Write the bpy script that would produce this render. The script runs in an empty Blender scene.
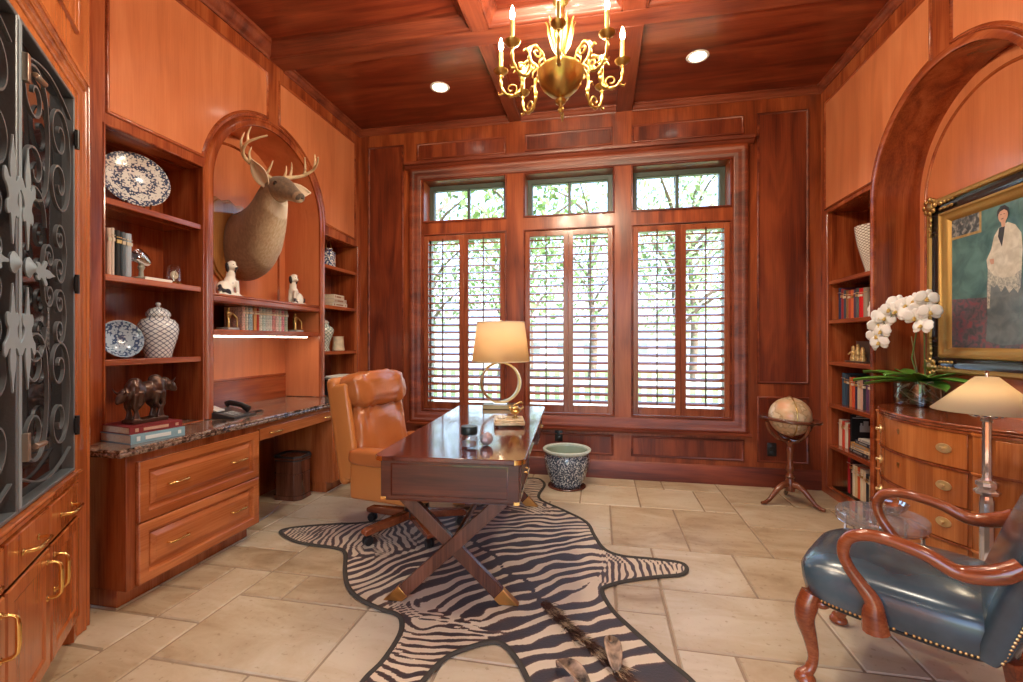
import bpy, bmesh, math, random
from mathutils import Matrix, Vector, Euler
random.seed(7)
PI = math.pi
S = bpy.context.scene
COL = S.collection
D, L, R = 4.355, -2.478, 1.877          # back wall Y, left wall X, right wall X
ZC = 3.54                               # coffer panel height
ZF = 3.487                               # shallower panels of the row beside the windows
WORLD = {}                              # thing -> origin when its parts are given in room coordinates

def V(*a): return Vector(a)
def lerp(a, b, t): return a + (b - a) * t

class M:
    """collects shapes for one mesh object"""
    def __init__(s): s.v = []; s.f = []; s.mi = []; s.k = 0; s.T = Matrix.Identity(4); s.att = {}
    def add(s, vs, fs):
        b = len(s.v)
        for p in vs: s.v.append(s.T @ Vector(p))
        for q in fs: s.f.append([b + i for i in q]); s.mi.append(s.k)
        return s
    def box(s, a, b):
        x0, y0, z0 = [min(p, q) for p, q in zip(a, b)]; x1, y1, z1 = [max(p, q) for p, q in zip(a, b)]
        return s.add([(x0,y0,z0),(x1,y0,z0),(x1,y1,z0),(x0,y1,z0),(x0,y0,z1),(x1,y0,z1),(x1,y1,z1),(x0,y1,z1)],
                     [(3,2,1,0),(4,5,6,7),(0,1,5,4),(1,2,6,5),(2,3,7,6),(3,0,4,7)])
    def cbox(s, c, d, rot=None):
        T = s.T; s.T = T @ Matrix.Translation(c) @ (rot.to_4x4() if rot else Matrix.Identity(4))
        h = [q / 2 for q in d]; s.box([-q for q in h], h); s.T = T; return s
    def rbox(s, c, d, r, seg=3, rot=None):
        bm = bmesh.new(); bmesh.ops.create_cube(bm, size=1)
        for v in bm.verts: v.co = Vector((v.co.x*d[0], v.co.y*d[1], v.co.z*d[2]))
        bmesh.ops.bevel(bm, geom=bm.edges[:] + bm.verts[:], offset=r, segments=seg, affect='EDGES', profile=0.5)
        bm.verts.index_update()
        T = s.T; s.T = T @ Matrix.Translation(c) @ (rot.to_4x4() if rot else Matrix.Identity(4))
        s.add([v.co.copy() for v in bm.verts], [[v.index for v in f.verts] for f in bm.faces]); s.T = T; bm.free(); return s
    def lathe(s, prof, c=(0,0,0), n=32, axis='Z', close=True, sx=1, sy=1):
        vs = []; fs = []
        for r, z in prof:
            for i in range(n):
                a = 2*PI*i/n; x, y = r*math.cos(a)*sx, r*math.sin(a)*sy
                p = (x, y, z) if axis == 'Z' else ((z, x, y) if axis == 'X' else (y, z, x))
                vs.append((p[0]+c[0], p[1]+c[1], p[2]+c[2]))
        for j in range(len(prof)-1):
            for i in range(n):
                k = (i+1) % n
                fs.append((j*n+i, j*n+k, (j+1)*n+k, (j+1)*n+i))
        if close:
            if prof[0][0] > 1e-6: fs.append(list(range(n-1, -1, -1)))
            if prof[-1][0] > 1e-6: fs.append([(len(prof)-1)*n+i for i in range(n)])
        return s.add(vs, fs)
    def tube(s, pts, rad, n=10, closed=False, flat=1.0, up=None, caps=True):
        P = [Vector(p) for p in pts]; m = len(P)
        rs = rad if isinstance(rad, (list, tuple)) else [rad]*m
        vs = []; fs = []; N = None
        for i in range(m):
            if closed: t = P[(i+1) % m] - P[i-1]
            else: t = P[min(i+1, m-1)] - P[max(i-1, 0)]
            t.normalize()
            if N is None or up is not None:
                ref = Vector(up) if up is not None else (Vector((0,0,1)) if abs(t.z) < .9 else Vector((1,0,0)))
                N = (ref - t*ref.dot(t)).normalized()
            else: N = (N - t*N.dot(t)).normalized()
            B = t.cross(N)
            for k in range(n):
                a = 2*PI*k/n
                vs.append(P[i] + N*math.cos(a)*rs[i] + B*math.sin(a)*rs[i]*flat)
        for i in range(m if closed else m-1):
            j = (i+1) % m
            for k in range(n):
                q = (k+1) % n
                fs.append((i*n+k, i*n+q, j*n+q, j*n+k))
        if not closed and caps: fs.append(list(range(n-1,-1,-1))); fs.append([(m-1)*n+k for k in range(n)])
        return s.add(vs, fs)
    def loft(s, secs, n=20, caps=True, power=1.0):
        """secs: (center, half-axis a, half-axis b)"""
        vs = []; fs = []
        for c, a, b in secs:
            c, a, b = Vector(c), Vector(a), Vector(b)
            for k in range(n):
                t = 2*PI*k/n; co, si = math.cos(t), math.sin(t)
                if power != 1: co = math.copysign(abs(co)**power, co); si = math.copysign(abs(si)**power, si)
                vs.append(c + a*co + b*si)
        for i in range(len(secs)-1):
            for k in range(n):
                q = (k+1) % n; fs.append((i*n+k, i*n+q, (i+1)*n+q, (i+1)*n+k))
        if caps: fs.append(list(range(n-1,-1,-1))); fs.append([(len(secs)-1)*n+k for k in range(n)])
        return s.add(vs, fs)
    def ell(s, c, r, n=16, m=10, e1=1.0, e2=1.0, rot=None):
        """ellipsoid or (e < 1) superellipsoid"""
        T = s.T; s.T = T @ Matrix.Translation(c) @ (rot.to_4x4() if rot else Matrix.Identity(4))
        pw = lambda q, e: math.copysign(abs(q)**e, q)
        vs = [(0,0,-r[2])]; fs = []
        for j in range(1, m):
            p = -PI/2 + PI*j/m
            for i in range(n):
                a = 2*PI*i/n
                vs.append((r[0]*pw(math.cos(p),e1)*pw(math.cos(a),e2), r[1]*pw(math.cos(p),e1)*pw(math.sin(a),e2), r[2]*pw(math.sin(p),e1)))
        vs.append((0,0,r[2])); tp = len(vs)-1
        for i in range(n): fs.append((0, 1+(i+1)%n, 1+i))
        for j in range(m-2):
            for i in range(n):
                k = (i+1)%n; fs.append((1+j*n+i, 1+j*n+k, 1+(j+1)*n+k, 1+(j+1)*n+i))
        for i in range(n): fs.append((tp, 1+(m-2)*n+i, 1+(m-2)*n+(i+1)%n))
        s.add(vs, fs); s.T = T; return s
    def prism(s, poly, o, u, v, w):
        """2-D polygon in axes u, v at origin o, extruded by vector w"""
        o, u, v, w = Vector(o), Vector(u), Vector(v), Vector(w); n = len(poly)
        ar = sum(poly[i][0]*poly[(i+1)%n][1] - poly[(i+1)%n][0]*poly[i][1] for i in range(n))
        if (ar > 0) != (u.cross(v).dot(w) > 0): poly = poly[::-1]
        a = [o + u*p + v*q for p, q in poly]
        vs = a + [p + w for p in a]
        fs = [list(range(n-1,-1,-1)), list(range(n, 2*n))]
        for i in range(n):
            j = (i+1) % n; fs.append((i, j, n+j, n+i))
        return s.add(vs, fs)
    def sweep(s, path, prof, o, u, v, n, closed=True):
        """prof [(inset, height)] swept along a 2-D path (ccw -> inset goes inside)"""
        o, u, v, n = Vector(o), Vector(u), Vector(v), Vector(n); m = len(path); q = len(prof)
        vs = []; fs = []
        for i in range(m):
            p = Vector(path[i])
            d0 = (p - Vector(path[i-1])) if (closed or i > 0) else None
            d1 = (Vector(path[(i+1)%m]) - p) if (closed or i < m-1) else None
            if d0 is None: d0 = d1
            if d1 is None: d1 = d0
            d0 = d0.normalized(); d1 = d1.normalized()
            n0 = Vector((-d0.y, d0.x)); n1 = Vector((-d1.y, d1.x))
            b = (n0 + n1); b = b / max(.2, b.length_squared/2) if b.length > 1e-6 else n0
            for ins, h in prof:
                w = p + b*ins
                vs.append(o + u*w.x + v*w.y + n*h)
        for i in range(m if closed else m-1):
            j = (i+1) % m
            for k in range(q-1): fs.append((i*q+k, j*q+k, j*q+k+1, i*q+k+1))
        return s.add(vs, fs)
    def grid(s, nu, nv, fn, wrap=False):
        vs = [fn(i/(nu-1 if not wrap else nu), j/(nv-1)) for i in range(nu) for j in range(nv)]
        fs = []
        for i in range(nu if wrap else nu-1):
            k = (i+1) % nu
            for j in range(nv-1): fs.append((i*nv+j, k*nv+j, k*nv+j+1, i*nv+j+1))
        return s.add(vs, fs)
    def build(s, name, mats, parent=None, smooth=38, bevel=0, subsurf=0, fix=False, att=None):
        me = bpy.data.meshes.new(name)
        off = Vector((0,0,0))
        r = parent
        while r is not None:
            if r.name in WORLD: off = WORLD[r.name]
            r = r.parent
        me.from_pydata([p - off for p in s.v], [], s.f)
        for m_ in (mats if isinstance(mats, (list, tuple)) else [mats]): me.materials.append(m_)
        me.polygons.foreach_set('material_index', s.mi)
        if att:
            for an, vals in att.items():
                a = me.attributes.new(an, 'FLOAT', 'POINT'); a.data.foreach_set('value', vals)
        bm = bmesh.new(); bm.from_mesh(me)
        if fix: bmesh.ops.recalc_face_normals(bm, faces=bm.faces)
        if smooth:
            lim = math.radians(smooth)
            for f in bm.faces: f.smooth = True
            for e in bm.edges:
                if len(e.link_faces) == 2 and e.calc_face_angle(0) > lim: e.smooth = False
        bm.to_mesh(me); bm.free()
        o = bpy.data.objects.new(name, me); COL.objects.link(o)
        if parent is not None: o.parent = parent
        if bevel:
            b = o.modifiers.new('bevel', 'BEVEL'); b.width = bevel; b.segments = 2; b.limit_method = 'ANGLE'; b.angle_limit = .6
        if subsurf:
            b = o.modifiers.new('sub', 'SUBSURF'); b.levels = subsurf; b.render_levels = subsurf
        return o

def thing(name, label, cat, loc=(0,0,0), rz=0, group=None, world=False):
    o = bpy.data.objects.new(name, None); COL.objects.link(o)
    o.empty_display_size = .05
    o.location = loc; o.rotation_euler = (0, 0, rz)
    o['label'] = label; o['category'] = cat
    if group: o['group'] = group
    if world: WORLD[o.name] = Vector(loc)
    return o
def tag(o, label, cat, group=None):
    o['label'] = label; o['category'] = cat
    if group: o['group'] = group
    return o
def struct(o):
    o['kind'] = 'structure'; return o
def dup(root, loc, rz=None, label=None, group=None, name=None):
    c = root.copy(); COL.objects.link(c); c.location = loc
    if name: c.name = name
    if rz is not None: c.rotation_euler = (0, 0, rz)
    if label: c['label'] = label
    if group: c['group'] = group
    def kids(a, b):
        for ch in list(a.children):
            if ch.name.startswith('~'): continue
            d = ch.copy(); COL.objects.link(d); d.parent = b; kids(ch, d)
    kids(root, c); return c

# ---------------------------------------------------------------- materials
def nt(m): m.use_nodes = True; return m.node_tree, m.node_tree.nodes, m.node_tree.links
def bsdf(m): return m.node_tree.nodes['Principled BSDF']
def srgb(r, g, b):
    f = lambda c: (c/255/12.92) if c/255 <= .04045 else ((c/255+.055)/1.055)**2.4
    return (f(r), f(g), f(b), 1)
def mat(name, c, rough=.5, metal=0, coat=0, trans=0, ior=1.45, emit=None, es=0, bump=0, bscale=80, var=0, vscale=6, sheen=0):
    m = bpy.data.materials.new(name); t, N, K = nt(m); p = bsdf(m)
    p.inputs['Base Color'].default_value = c
    p.inputs['Roughness'].default_value = rough; p.inputs['Metallic'].default_value = metal
    p.inputs['Coat Weight'].default_value = coat; p.inputs['Coat Roughness'].default_value = .08
    p.inputs['Transmission Weight'].default_value = trans; p.inputs['IOR'].default_value = ior
    p.inputs['Sheen Weight'].default_value = sheen
    if emit: p.inputs['Emission Color'].default_value = emit; p.inputs['Emission Strength'].default_value = es
    if bump or var:
        tc = N.new('ShaderNodeTexCoord')
    if bump:
        n = N.new('ShaderNodeTexNoise'); n.inputs['Scale'].default_value = bscale; n.inputs['Detail'].default_value = 4
        K.new(tc.outputs['Object'], n.inputs['Vector'])
        b = N.new('ShaderNodeBump'); b.inputs['Strength'].default_value = bump; b.inputs['Distance'].default_value = .004
        K.new(n.outputs['Fac'], b.inputs['Height']); K.new(b.outputs['Normal'], p.inputs['Normal'])
    if var:
        n = N.new('ShaderNodeTexNoise'); n.inputs['Scale'].default_value = vscale; n.inputs['Detail'].default_value = 5
        K.new(tc.outputs['Object'], n.inputs['Vector'])
        h = N.new('ShaderNodeHueSaturation'); h.inputs['Color'].default_value = c
        mr = N.new('ShaderNodeMapRange'); mr.inputs['From Min'].default_value = .3; mr.inputs['From Max'].default_value = .7
        mr.inputs['To Min'].default_value = 1-var; mr.inputs['To Max'].default_value = 1+var
        K.new(n.outputs['Fac'], mr.inputs['Value']); K.new(mr.outputs['Result'], h.inputs['Value'])
        K.new(h.outputs['Color'], p.inputs['Base Color'])
    return m
def ramp(N, stops, interp='LINEAR'):
    r = N.new('ShaderNodeValToRGB'); r.color_ramp.interpolation = interp
    e = r.color_ramp.elements
    while len(e) < len(stops): e.new(.5)
    for q, (p, c) in zip(e, stops): q.position = p; q.color = c
    return r
def math_(N, K, op, a, b=None, c=None):
    n = N.new('ShaderNodeMath'); n.operation = op
    for i, q in enumerate((a, b, c)):
        if q is None: continue
        if isinstance(q, (int, float)): n.inputs[i].default_value = q
        else: K.new(q, n.inputs[i])
    return n.outputs[0]
def wood(name, dark, mid, light, axis='Z', rough=.26, coat=.35, fine=1.0, figure=1.0, spread=.155):
    """polished timber: broad figure along the grain, fine pores across it"""
    m = bpy.data.materials.new(name); t, N, K = nt(m); p = bsdf(m)
    tc = N.new('ShaderNodeTexCoord'); oi = N.new('ShaderNodeObjectInfo')
    add = N.new('ShaderNodeVectorMath'); add.operation = 'ADD'
    sc = N.new('ShaderNodeVectorMath'); sc.operation = 'SCALE'; sc.inputs['Scale'].default_value = 9
    cx = N.new('ShaderNodeCombineXYZ')
    for q in ('X', 'Y', 'Z'): K.new(oi.outputs['Random'], cx.inputs[q])
    K.new(cx.outputs[0], sc.inputs[0]); K.new(tc.outputs['Object'], add.inputs[0]); K.new(sc.outputs[0], add.inputs[1])
    def stretched(scale, along):
        mp = N.new('ShaderNodeMapping'); v = [scale]*3; v['XYZ'.index(axis)] = along
        mp.inputs['Scale'].default_value = v; K.new(add.outputs[0], mp.inputs['Vector']); return mp.outputs[0]
    n1 = N.new('ShaderNodeTexNoise'); n1.inputs['Scale'].default_value = 1; n1.inputs['Detail'].default_value = 6; n1.inputs['Distortion'].default_value = 1.2*figure
    K.new(stretched(7, .9), n1.inputs['Vector'])
    n2 = N.new('ShaderNodeTexNoise'); n2.inputs['Scale'].default_value = 1; n2.inputs['Detail'].default_value = 3
    K.new(stretched(150*fine, 3.5), n2.inputs['Vector'])
    n3 = N.new('ShaderNodeTexNoise'); n3.inputs['Scale'].default_value = 1.3; n3.inputs['Detail'].default_value = 3
    K.new(add.outputs[0], n3.inputs['Vector'])
    s1 = math_(N, K, 'MULTIPLY_ADD', n2.outputs['Fac'], .28, 0)
    s2 = math_(N, K, 'MULTIPLY_ADD', n1.outputs['Fac'], .75, s1)
    s3 = math_(N, K, 'MULTIPLY_ADD', n3.outputs['Fac'], .25, s2)
    s4 = math_(N, K, 'ADD', s3, -.14)
    r = ramp(N, [(.49-spread, dark), (.49, mid), (.49+spread*1.1, light)])
    K.new(s4, r.inputs['Fac']); K.new(r.outputs['Color'], p.inputs['Base Color'])
    p.inputs['Roughness'].default_value = rough; p.inputs['Coat Weight'].default_value = coat; p.inputs['Coat Roughness'].default_value = .12
    b = N.new('ShaderNodeBump'); b.inputs['Strength'].default_value = .05; b.inputs['Distance'].default_value = .002
    K.new(n2.outputs['Fac'], b.inputs['Height']); K.new(b.outputs['Normal'], p.inputs['Normal'])
    return m
def C(r, g, b): return (r, g, b, 1)
DK, MD, LT = C(.135,.021,.007), C(.285,.058,.017), C(.44,.118,.038)
WV = wood('mahogany_upright', DK, MD, LT, 'Z')
WX = wood('mahogany_across', DK, MD, LT, 'X')
WY = wood('mahogany_along', DK, MD, LT, 'Y')
UP = wood('mahogany_lit_veneer', C(.42,.115,.042), C(.58,.185,.074), C(.70,.26,.115), 'Z', .3, .3, spread=.30)  # same mahogany, brightened to stand in for light on the upper panels
BK = wood('mahogany_red_shaded_upright', C(.065,.009,.004), C(.150,.025,.009), C(.255,.052,.017), 'Z', .36, .12)  # same mahogany, darkened to carry the shade of the backlit wall
BX = wood('mahogany_red_shaded_across', C(.065,.009,.004), C(.150,.025,.009), C(.255,.052,.017), 'X', .45, .05)  # backlit shade in the colour here too, grain across
BS = wood('mahogany_stile', C(.11,.018,.006), C(.225,.044,.013), C(.35,.085,.026), 'Z', .32, .15)
CE = wood('mahogany_ceiling', C(.075,.010,.005), C(.160,.025,.010), C(.26,.052,.020), 'X', .30, .25)
CB = wood('mahogany_beam', C(.085,.014,.006), C(.175,.034,.014), C(.26,.062,.026), 'X', .40, .1)
CBY = wood('mahogany_beam_along', C(.085,.014,.006), C(.175,.034,.014), C(.26,.062,.026), 'Y', .40, .1)
SH = wood('mahogany_shutter', C(.13,.025,.010), C(.22,.052,.020), C(.32,.085,.034), 'Z', .25, .35)
CAB = wood('cherry_front', C(.26,.060,.016), C(.40,.115,.032), C(.54,.18,.058), 'Y', .24, .4)
CABV = wood('cherry_upright', C(.20,.042,.012), C(.33,.085,.024), C(.45,.14,.045), 'Z', .24, .4)
DESK = wood('desk_mahogany', C(.040,.009,.006), C(.085,.020,.012), C(.14,.036,.020), 'Y', .10, .5)
DESKX = wood('desk_mahogany_across', C(.034,.007,.003), C(.080,.017,.007), C(.14,.033,.014), 'X', .3, .15)
DARKW = wood('dark_walnut', C(.04,.012,.007), C(.09,.028,.014), C(.16,.055,.03), 'Z', .25, .4)
ARMW = wood('chair_mahogany', C(.11,.022,.008), C(.22,.05,.016), C(.36,.10,.034), 'X', .16, .6)
CHEST = wood('chest_satinwood', C(.30,.080,.018), C(.44,.138,.034), C(.56,.205,.058), 'Z', .22, .45)
BRASS = mat('polished_brass', C(.83,.53,.17), .2, 1)
OLDBRASS = mat('antique_brass', C(.55,.36,.13), .3, 1)
CHGOLD = mat('chandelier_brass', C(.56,.36,.11), .30, 1)
CHROME = mat('chrome', C(.8,.8,.82), .1, 1)
BRONZE = mat('dark_bronze', C(.075,.038,.026), .32, .6, coat=.3, bump=.5, bscale=60)
IRON = mat('wrought_iron', C(.19,.215,.235), .40, .5, bump=.2, bscale=120)
IRONL = mat('painted_iron', C(.32,.40,.45), .45, .3)
BLACK = mat('black_plastic', C(.012,.012,.013), .35)
WHITE = mat('white_paper', C(.8,.77,.7), .7)
GLASS = mat('clear_glass', C(1,1,1), .0, trans=1, ior=1.45)
def thin_glass(name, tint=(1,1,1,1), refl=.08):
    m = bpy.data.materials.new(name); t, N, K = nt(m); N.remove(bsdf(m)); out = N['Material Output']
    a = N.new('ShaderNodeBsdfTransparent'); a.inputs[0].default_value = tint
    g = N.new('ShaderNodeBsdfGlossy'); g.inputs['Roughness'].default_value = .02
    x = N.new('ShaderNodeMixShader'); x.inputs[0].default_value = refl
    lw = N.new('ShaderNodeLayerWeight'); lw.inputs['Blend'].default_value = .25
    mr = math_(N, K, 'MULTIPLY_ADD', lw.outputs['Facing'], .5, refl)
    K.new(mr, x.inputs[0]); K.new(a.outputs[0], x.inputs[1]); K.new(g.outputs[0], x.inputs[2]); K.new(x.outputs[0], out.inputs['Surface'])
    return m
PANE = thin_glass('window_glass', (1,1,1,1), .03)
ACRYL = thin_glass('clear_acrylic', (.93,.95,.97,1), .10)
# ---------------------------------------------------------------- camera
cam = bpy.data.cameras.new('camera'); cam.lens = 36*452/1023; cam.sensor_width = 36; cam.clip_start = .02
co = bpy.data.objects.new('camera', cam); COL.objects.link(co); S.camera = co
co.location = (0, 0, 1.29); co.rotation_euler = (PI/2, 0, math.atan(88.5/452))
S.view_settings.view_transform = 'Standard'; S.view_settings.look = 'None'; S.view_settings.gamma = 1
S.view_settings.use_curve_mapping = False

YF = -1.7                                 # front wall
# ---------------------------------------------------------------- floor: irregular stone tiles
def make_floor():
    stone = bpy.data.materials.new('travertine'); t, N, K = nt(stone); p = bsdf(stone)
    tc = N.new('ShaderNodeTexCoord'); at = N.new('ShaderNodeAttribute'); at.attribute_name = 'tone'
    mp = N.new('ShaderNodeMapping'); mp.inputs['Scale'].default_value = (1.4, 3.2, 1); K.new(tc.outputs['Object'], mp.inputs['Vector'])
    of = N.new('ShaderNodeVectorMath'); of.operation = 'ADD'; cx = N.new('ShaderNodeCombineXYZ')
    sh = math_(N, K, 'MULTIPLY', at.outputs['Fac'], 37)
    K.new(sh, cx.inputs['X']); K.new(sh, cx.inputs['Y']); K.new(mp.outputs[0], of.inputs[0]); K.new(cx.outputs[0], of.inputs[1])
    n1 = N.new('ShaderNodeTexNoise'); n1.inputs['Scale'].default_value = 1.7; n1.inputs['Detail'].default_value = 8; n1.inputs['Roughness'].default_value = .62; n1.inputs['Distortion'].default_value = .8
    K.new(of.outputs[0], n1.inputs['Vector'])
    n2 = N.new('ShaderNodeTexNoise'); n2.inputs['Scale'].default_value = 38; n2.inputs['Detail'].default_value = 5
    K.new(tc.outputs['Object'], n2.inputs['Vector'])
    s = math_(N, K, 'MULTIPLY_ADD', at.outputs['Fac'], .34, n1.outputs['Fac'])
    s = math_(N, K, 'MULTIPLY_ADD', n2.outputs['Fac'], .10, s); s = math_(N, K, 'ADD', s, -.22)
    r = ramp(N, [(.22, C(.32,.225,.13)), (.38, C(.43,.325,.205)), (.52, C(.50,.40,.27)), (.7, C(.57,.485,.36))])
    K.new(s, r.inputs['Fac'])
    pit = ramp(N, [(.30, C(.45,.36,.27)), (.37, C(1,1,1))]); K.new(n2.outputs['Fac'], pit.inputs['Fac'])
    mx = N.new('ShaderNodeMixRGB'); mx.blend_type = 'MULTIPLY'; mx.inputs['Fac'].default_value = .45
    K.new(r.outputs['Color'], mx.inputs['Color1']); K.new(pit.outputs['Color'], mx.inputs['Color2']); K.new(mx.outputs['Color'], p.inputs['Base Color'])
    p.inputs['Roughness'].default_value = .38; p.inputs['Specular IOR Level'].default_value = .4
    b = N.new('ShaderNodeBump'); b.inputs['Strength'].default_value = .25; b.inputs['Distance'].default_value = .003
    K.new(n1.outputs['Fac'], b.inputs['Height']); K.new(b.outputs['Normal'], p.inputs['Normal'])
    grout = mat('grout', C(.30,.22,.15), .8, var=.12, vscale=14)
    U = .235; x0, y0 = L-.5, YF-.3; nx, ny = 22, 28
    used = [[0]*ny for _ in range(nx)]; m = M(); tone = []; rnd = random.Random(11)
    shapes = [(3,2),(2,3),(3,2),(2,2),(2,1),(1,2),(2,2),(1,1)]
    g = .006
    m.k = 1; m.add([(x0,y0,-.006),(x0+nx*U,y0,-.006),(x0+nx*U,y0+ny*U,-.006),(x0,y0+ny*U,-.006)], [(0,1,2,3)]); tone += [.5]*4; m.k = 0
    for j in range(ny):
        for i in range(nx):
            if used[i][j]: continue
            c = shapes[:]; rnd.shuffle(c); c += [(1,1)]
            for a, b_ in c:
                if i+a <= nx and j+b_ <= ny and not any(used[i+p_][j+q] for p_ in range(a) for q in range(b_)): break
            for p_ in range(a):
                for q in range(b_): used[i+p_][j+q] = 1
            X0, Y0, X1, Y1 = x0+i*U+g, y0+j*U+g, x0+(i+a)*U-g, y0+(j+b_)*U-g; e = .004
            tv = rnd.random()
            m.add([(X0,Y0,-.006),(X1,Y0,-.006),(X1,Y1,-.006),(X0,Y1,-.006),(X0+e,Y0+e,0),(X1-e,Y0+e,0),(X1-e,Y1-e,0),(X0+e,Y1-e,0)],
                  [(4,5,6,7),(0,1,5,4),(1,2,6,5),(2,3,7,6),(3,0,4,7)]); tone += [tv]*8
    struct(m.build('floor', [stone, grout], att={'tone': tone}))
make_floor()

# ---------------------------------------------------------------- ceiling with coffers
c = M(); c.box((L-.45, YF-.2, ZC), (R+.45, D+.3, ZC+.1))
ceil = struct(c.build('ceiling', CE))
A0, A1, ZB = 3.035, 3.19, 3.44
BX1, BX2 = (-.872, -.757), (.148, .295)
b = M(); b.box((L, A0, ZB), (R, A1, ZC)); 
b.build('ceiling_beam', CB, ceil, bevel=.004)
for q in (BX1, BX2):
    b = M(); b.box((q[0], A1, ZB), (q[1], D, ZC)); b.box((q[0], YF, ZB), (q[1], A0, ZC)); b.build('ceiling_beam', CBY, ceil, bevel=.004)
b = M(); b.box((L, .35, ZB), (R, .50, ZC)); b.build('ceiling_beam', CB, ceil, bevel=.004)
crown = [(0,0),(.012,0),(.014,.016),(.022,.024),(.034,.030),(.046,.046),(.058,.068),(.066,.076),(.078,.080),(.080,.095),(.080,.105),(0,.105)]
def coffer(x0, x1, y0, y1, walls, big):
    """moulding round a coffer: larger against the walls than on the beams"""
    m = M()
    for side, w in zip('lrnf', walls):
        k = 1.0 if w else .95; z0 = ZC - .105*k + .0008
        pr = [(a*k, z*k) for a, z in crown]
        e = .0005
        if side == 'l': m.prism(pr, (x0, y0, z0), (1,0,0), (0,0,1), (0, y1-y0, 0))
        if side == 'r': m.prism(pr, (x1, y0, z0), (-1,0,0), (0,0,1), (0, y1-y0, 0))
        if side == 'n': m.prism(pr, (x0, y0, z0), (0,1,0), (0,0,1), (x1-x0, 0, 0))
        if side == 'f': m.prism(pr, (x0, y1, z0), (0,-1,0), (0,0,1), (x1-x0, 0, 0))
    return m
tr = 1
for (y0, y1, nw, fw) in ((A1, D, 0, 1), (.50, A0, 0, 0), (YF, .35, 1, 0)):
    for (x0, x1, lw, rw) in ((L, BX1[0], 1, 0), (BX1[1], BX2[0], 0, 0), (BX2[1], R, 0, 1)):
        far = y0 == A1
        m = M()
        if far:      # only the wall sides carry a crown in the far row
            sm = [(a*.62, z*.56) for a, z in crown]; zz = ZF-.0585
            if lw: m.prism(sm, (x0+.0006, y0, zz), (1,0,0), (0,0,1), (0, y1-y0-.0006, 0))
            if rw: m.prism(sm, (x1-.0006, y0, zz), (-1,0,0), (0,0,1), (0, y1-y0-.0006, 0))
            m.prism(sm, (x0+.0006, y1-.0006, zz), (0,-1,0), (0,0,1), (x1-x0-.0012, 0, 0))
        else: m = coffer(x0, x1, y0, y1, (lw, rw, nw, fw), 1)
        struct(m.build('trim_%d' % tr, CB, smooth=50)); tr += 1


m = M()
for x0, x1 in ((L+.001, BX1[0]-.0005), (BX1[1]+.0005, BX2[0]-.0005), (BX2[1]+.0005, R-.001)): m.box((x0, A1+.0005, ZF), (x1, D-.001, ZC-.001))
m.build('coffer_panel', CE, ceil)
# ---------------------------------------------------------------- panel mouldings
BEAD = [(0,0),(.002,.008),(.007,.012),(.012,.011),(.015,.006),(.019,.005),(.022,.0)]
def rectpath(a0, b0, a1, b1): return [(a0,b0),(a1,b0),(a1,b1),(a0,b1)]
class Pan:
    """fields and beads of the raised panelling of one wall"""
    def __init__(s, o, u, v, n): s.o, s.u, s.v, s.n = Vector(o), Vector(u), Vector(v), Vector(n); s.fl = M(); s.bd = M()
    def rect(s, a0, b0, a1, b1, k=1.0): s.poly(rectpath(a0, b0, a1, b1), k)
    def poly(s, path, k=1.0):
        s.bd.sweep(path, [(a*k, h*k) for a, h in BEAD], s.o, s.u, s.v, s.n)
        s.fl.add([s.o + s.u*p[0] + s.v*p[1] + s.n*.002 for p in path], [list(range(len(path)))])
    def build(s, parent, fm, bm_):
        if s.fl.v: s.fl.build('panel', fm, parent, smooth=0)
        s.bd.build('panel_moulding', bm_, parent, smooth=60)

# ---------------------------------------------------------------- back wall with its windows
WIN = [(-1.763, -.918), (-.718, .12), (.302, 1.144)]
T0, T1, S0, S1 = 2.51, 2.915, .60, 2.36
w = M(); y0, y1 = D, D+.24
xs = [L-.45] + [q for p in WIN for q in p] + [R+.45]
for i in range(0, 8, 2): w.box((xs[i], y0, 0), (xs[i+1], y1, ZC+.02))
for a, b_ in WIN: w.box((a, y0, 0), (b_, y1, S0)); w.box((a, y0, S1), (b_, y1, T0)); w.box((a, y0, T1), (b_, y1, ZC+.02))
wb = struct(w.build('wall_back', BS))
P = Pan((0, D, 0), (1,0,0), (0,0,1), (0,-1,0))
P.bd_u = None
for a0, a1 in ((-2.383, -1.985), (1.367, 1.784)):
    P.rect(a0, .913, a1, 3.31); P.rect(a0, .215, a1, .80)
for a0, a1 in ((-1.84, -.91), (-.72, .115), (.29, 1.26)):
    P.rect(a0, 3.135, a1, 3.305)
for a0, a1 in ((-1.84, -.93), (-.76, .125), (.284, 1.262)):
    P.rect(a0, .215, a1, .408)
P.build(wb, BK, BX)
# window casing: moulded outer frame, inner beads and projecting head
m = M()
cas = [(0,0),(.0,.035),(.012,.042),(.03,.040),(.038,.030),(.055,.026),(.075,.024),(.085,.016),(.10,.012),(.112,.0)]
m.sweep(rectpath(-1.905, .465, 1.285, 3.045), cas, (0,D,0), (1,0,0), (0,0,1), (0,-1,0))
for a, b_ in WIN:
    for z0, z1 in ((S0, S1), (T0, T1)):
        m.sweep(rectpath(a-.018, z0-.018, b_+.018, z1+.018), [(0,0),(.003,.010),(.012,.012),(.018,.006),(.018,-.004)], (0,D,0), (1,0,0), (0,0,1), (0,-1,0))
struct(m.build('trim_20', BX, smooth=50))
m = M(); head = [(0,0),(.03,.004),(.045,.012),(.055,.03),(.075,.036),(.08,.05),(.08,.066),(.0,.072)]
m.prism(head, (-1.95, D, 3.035), (0,-1,0), (0,0,1), (3.28, 0, 0))
struct(m.build('trim_21', BX, smooth=40))
m = M(); m.prism([(0,0),(.05,.0),(.058,.012),(.058,.024),(.03,.034),(0,.036)], (-1.93, D, .44), (0,-1,0), (0,0,1), (3.24, 0, 0))
struct(m.build('trim_22', BX, smooth=40))
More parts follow.
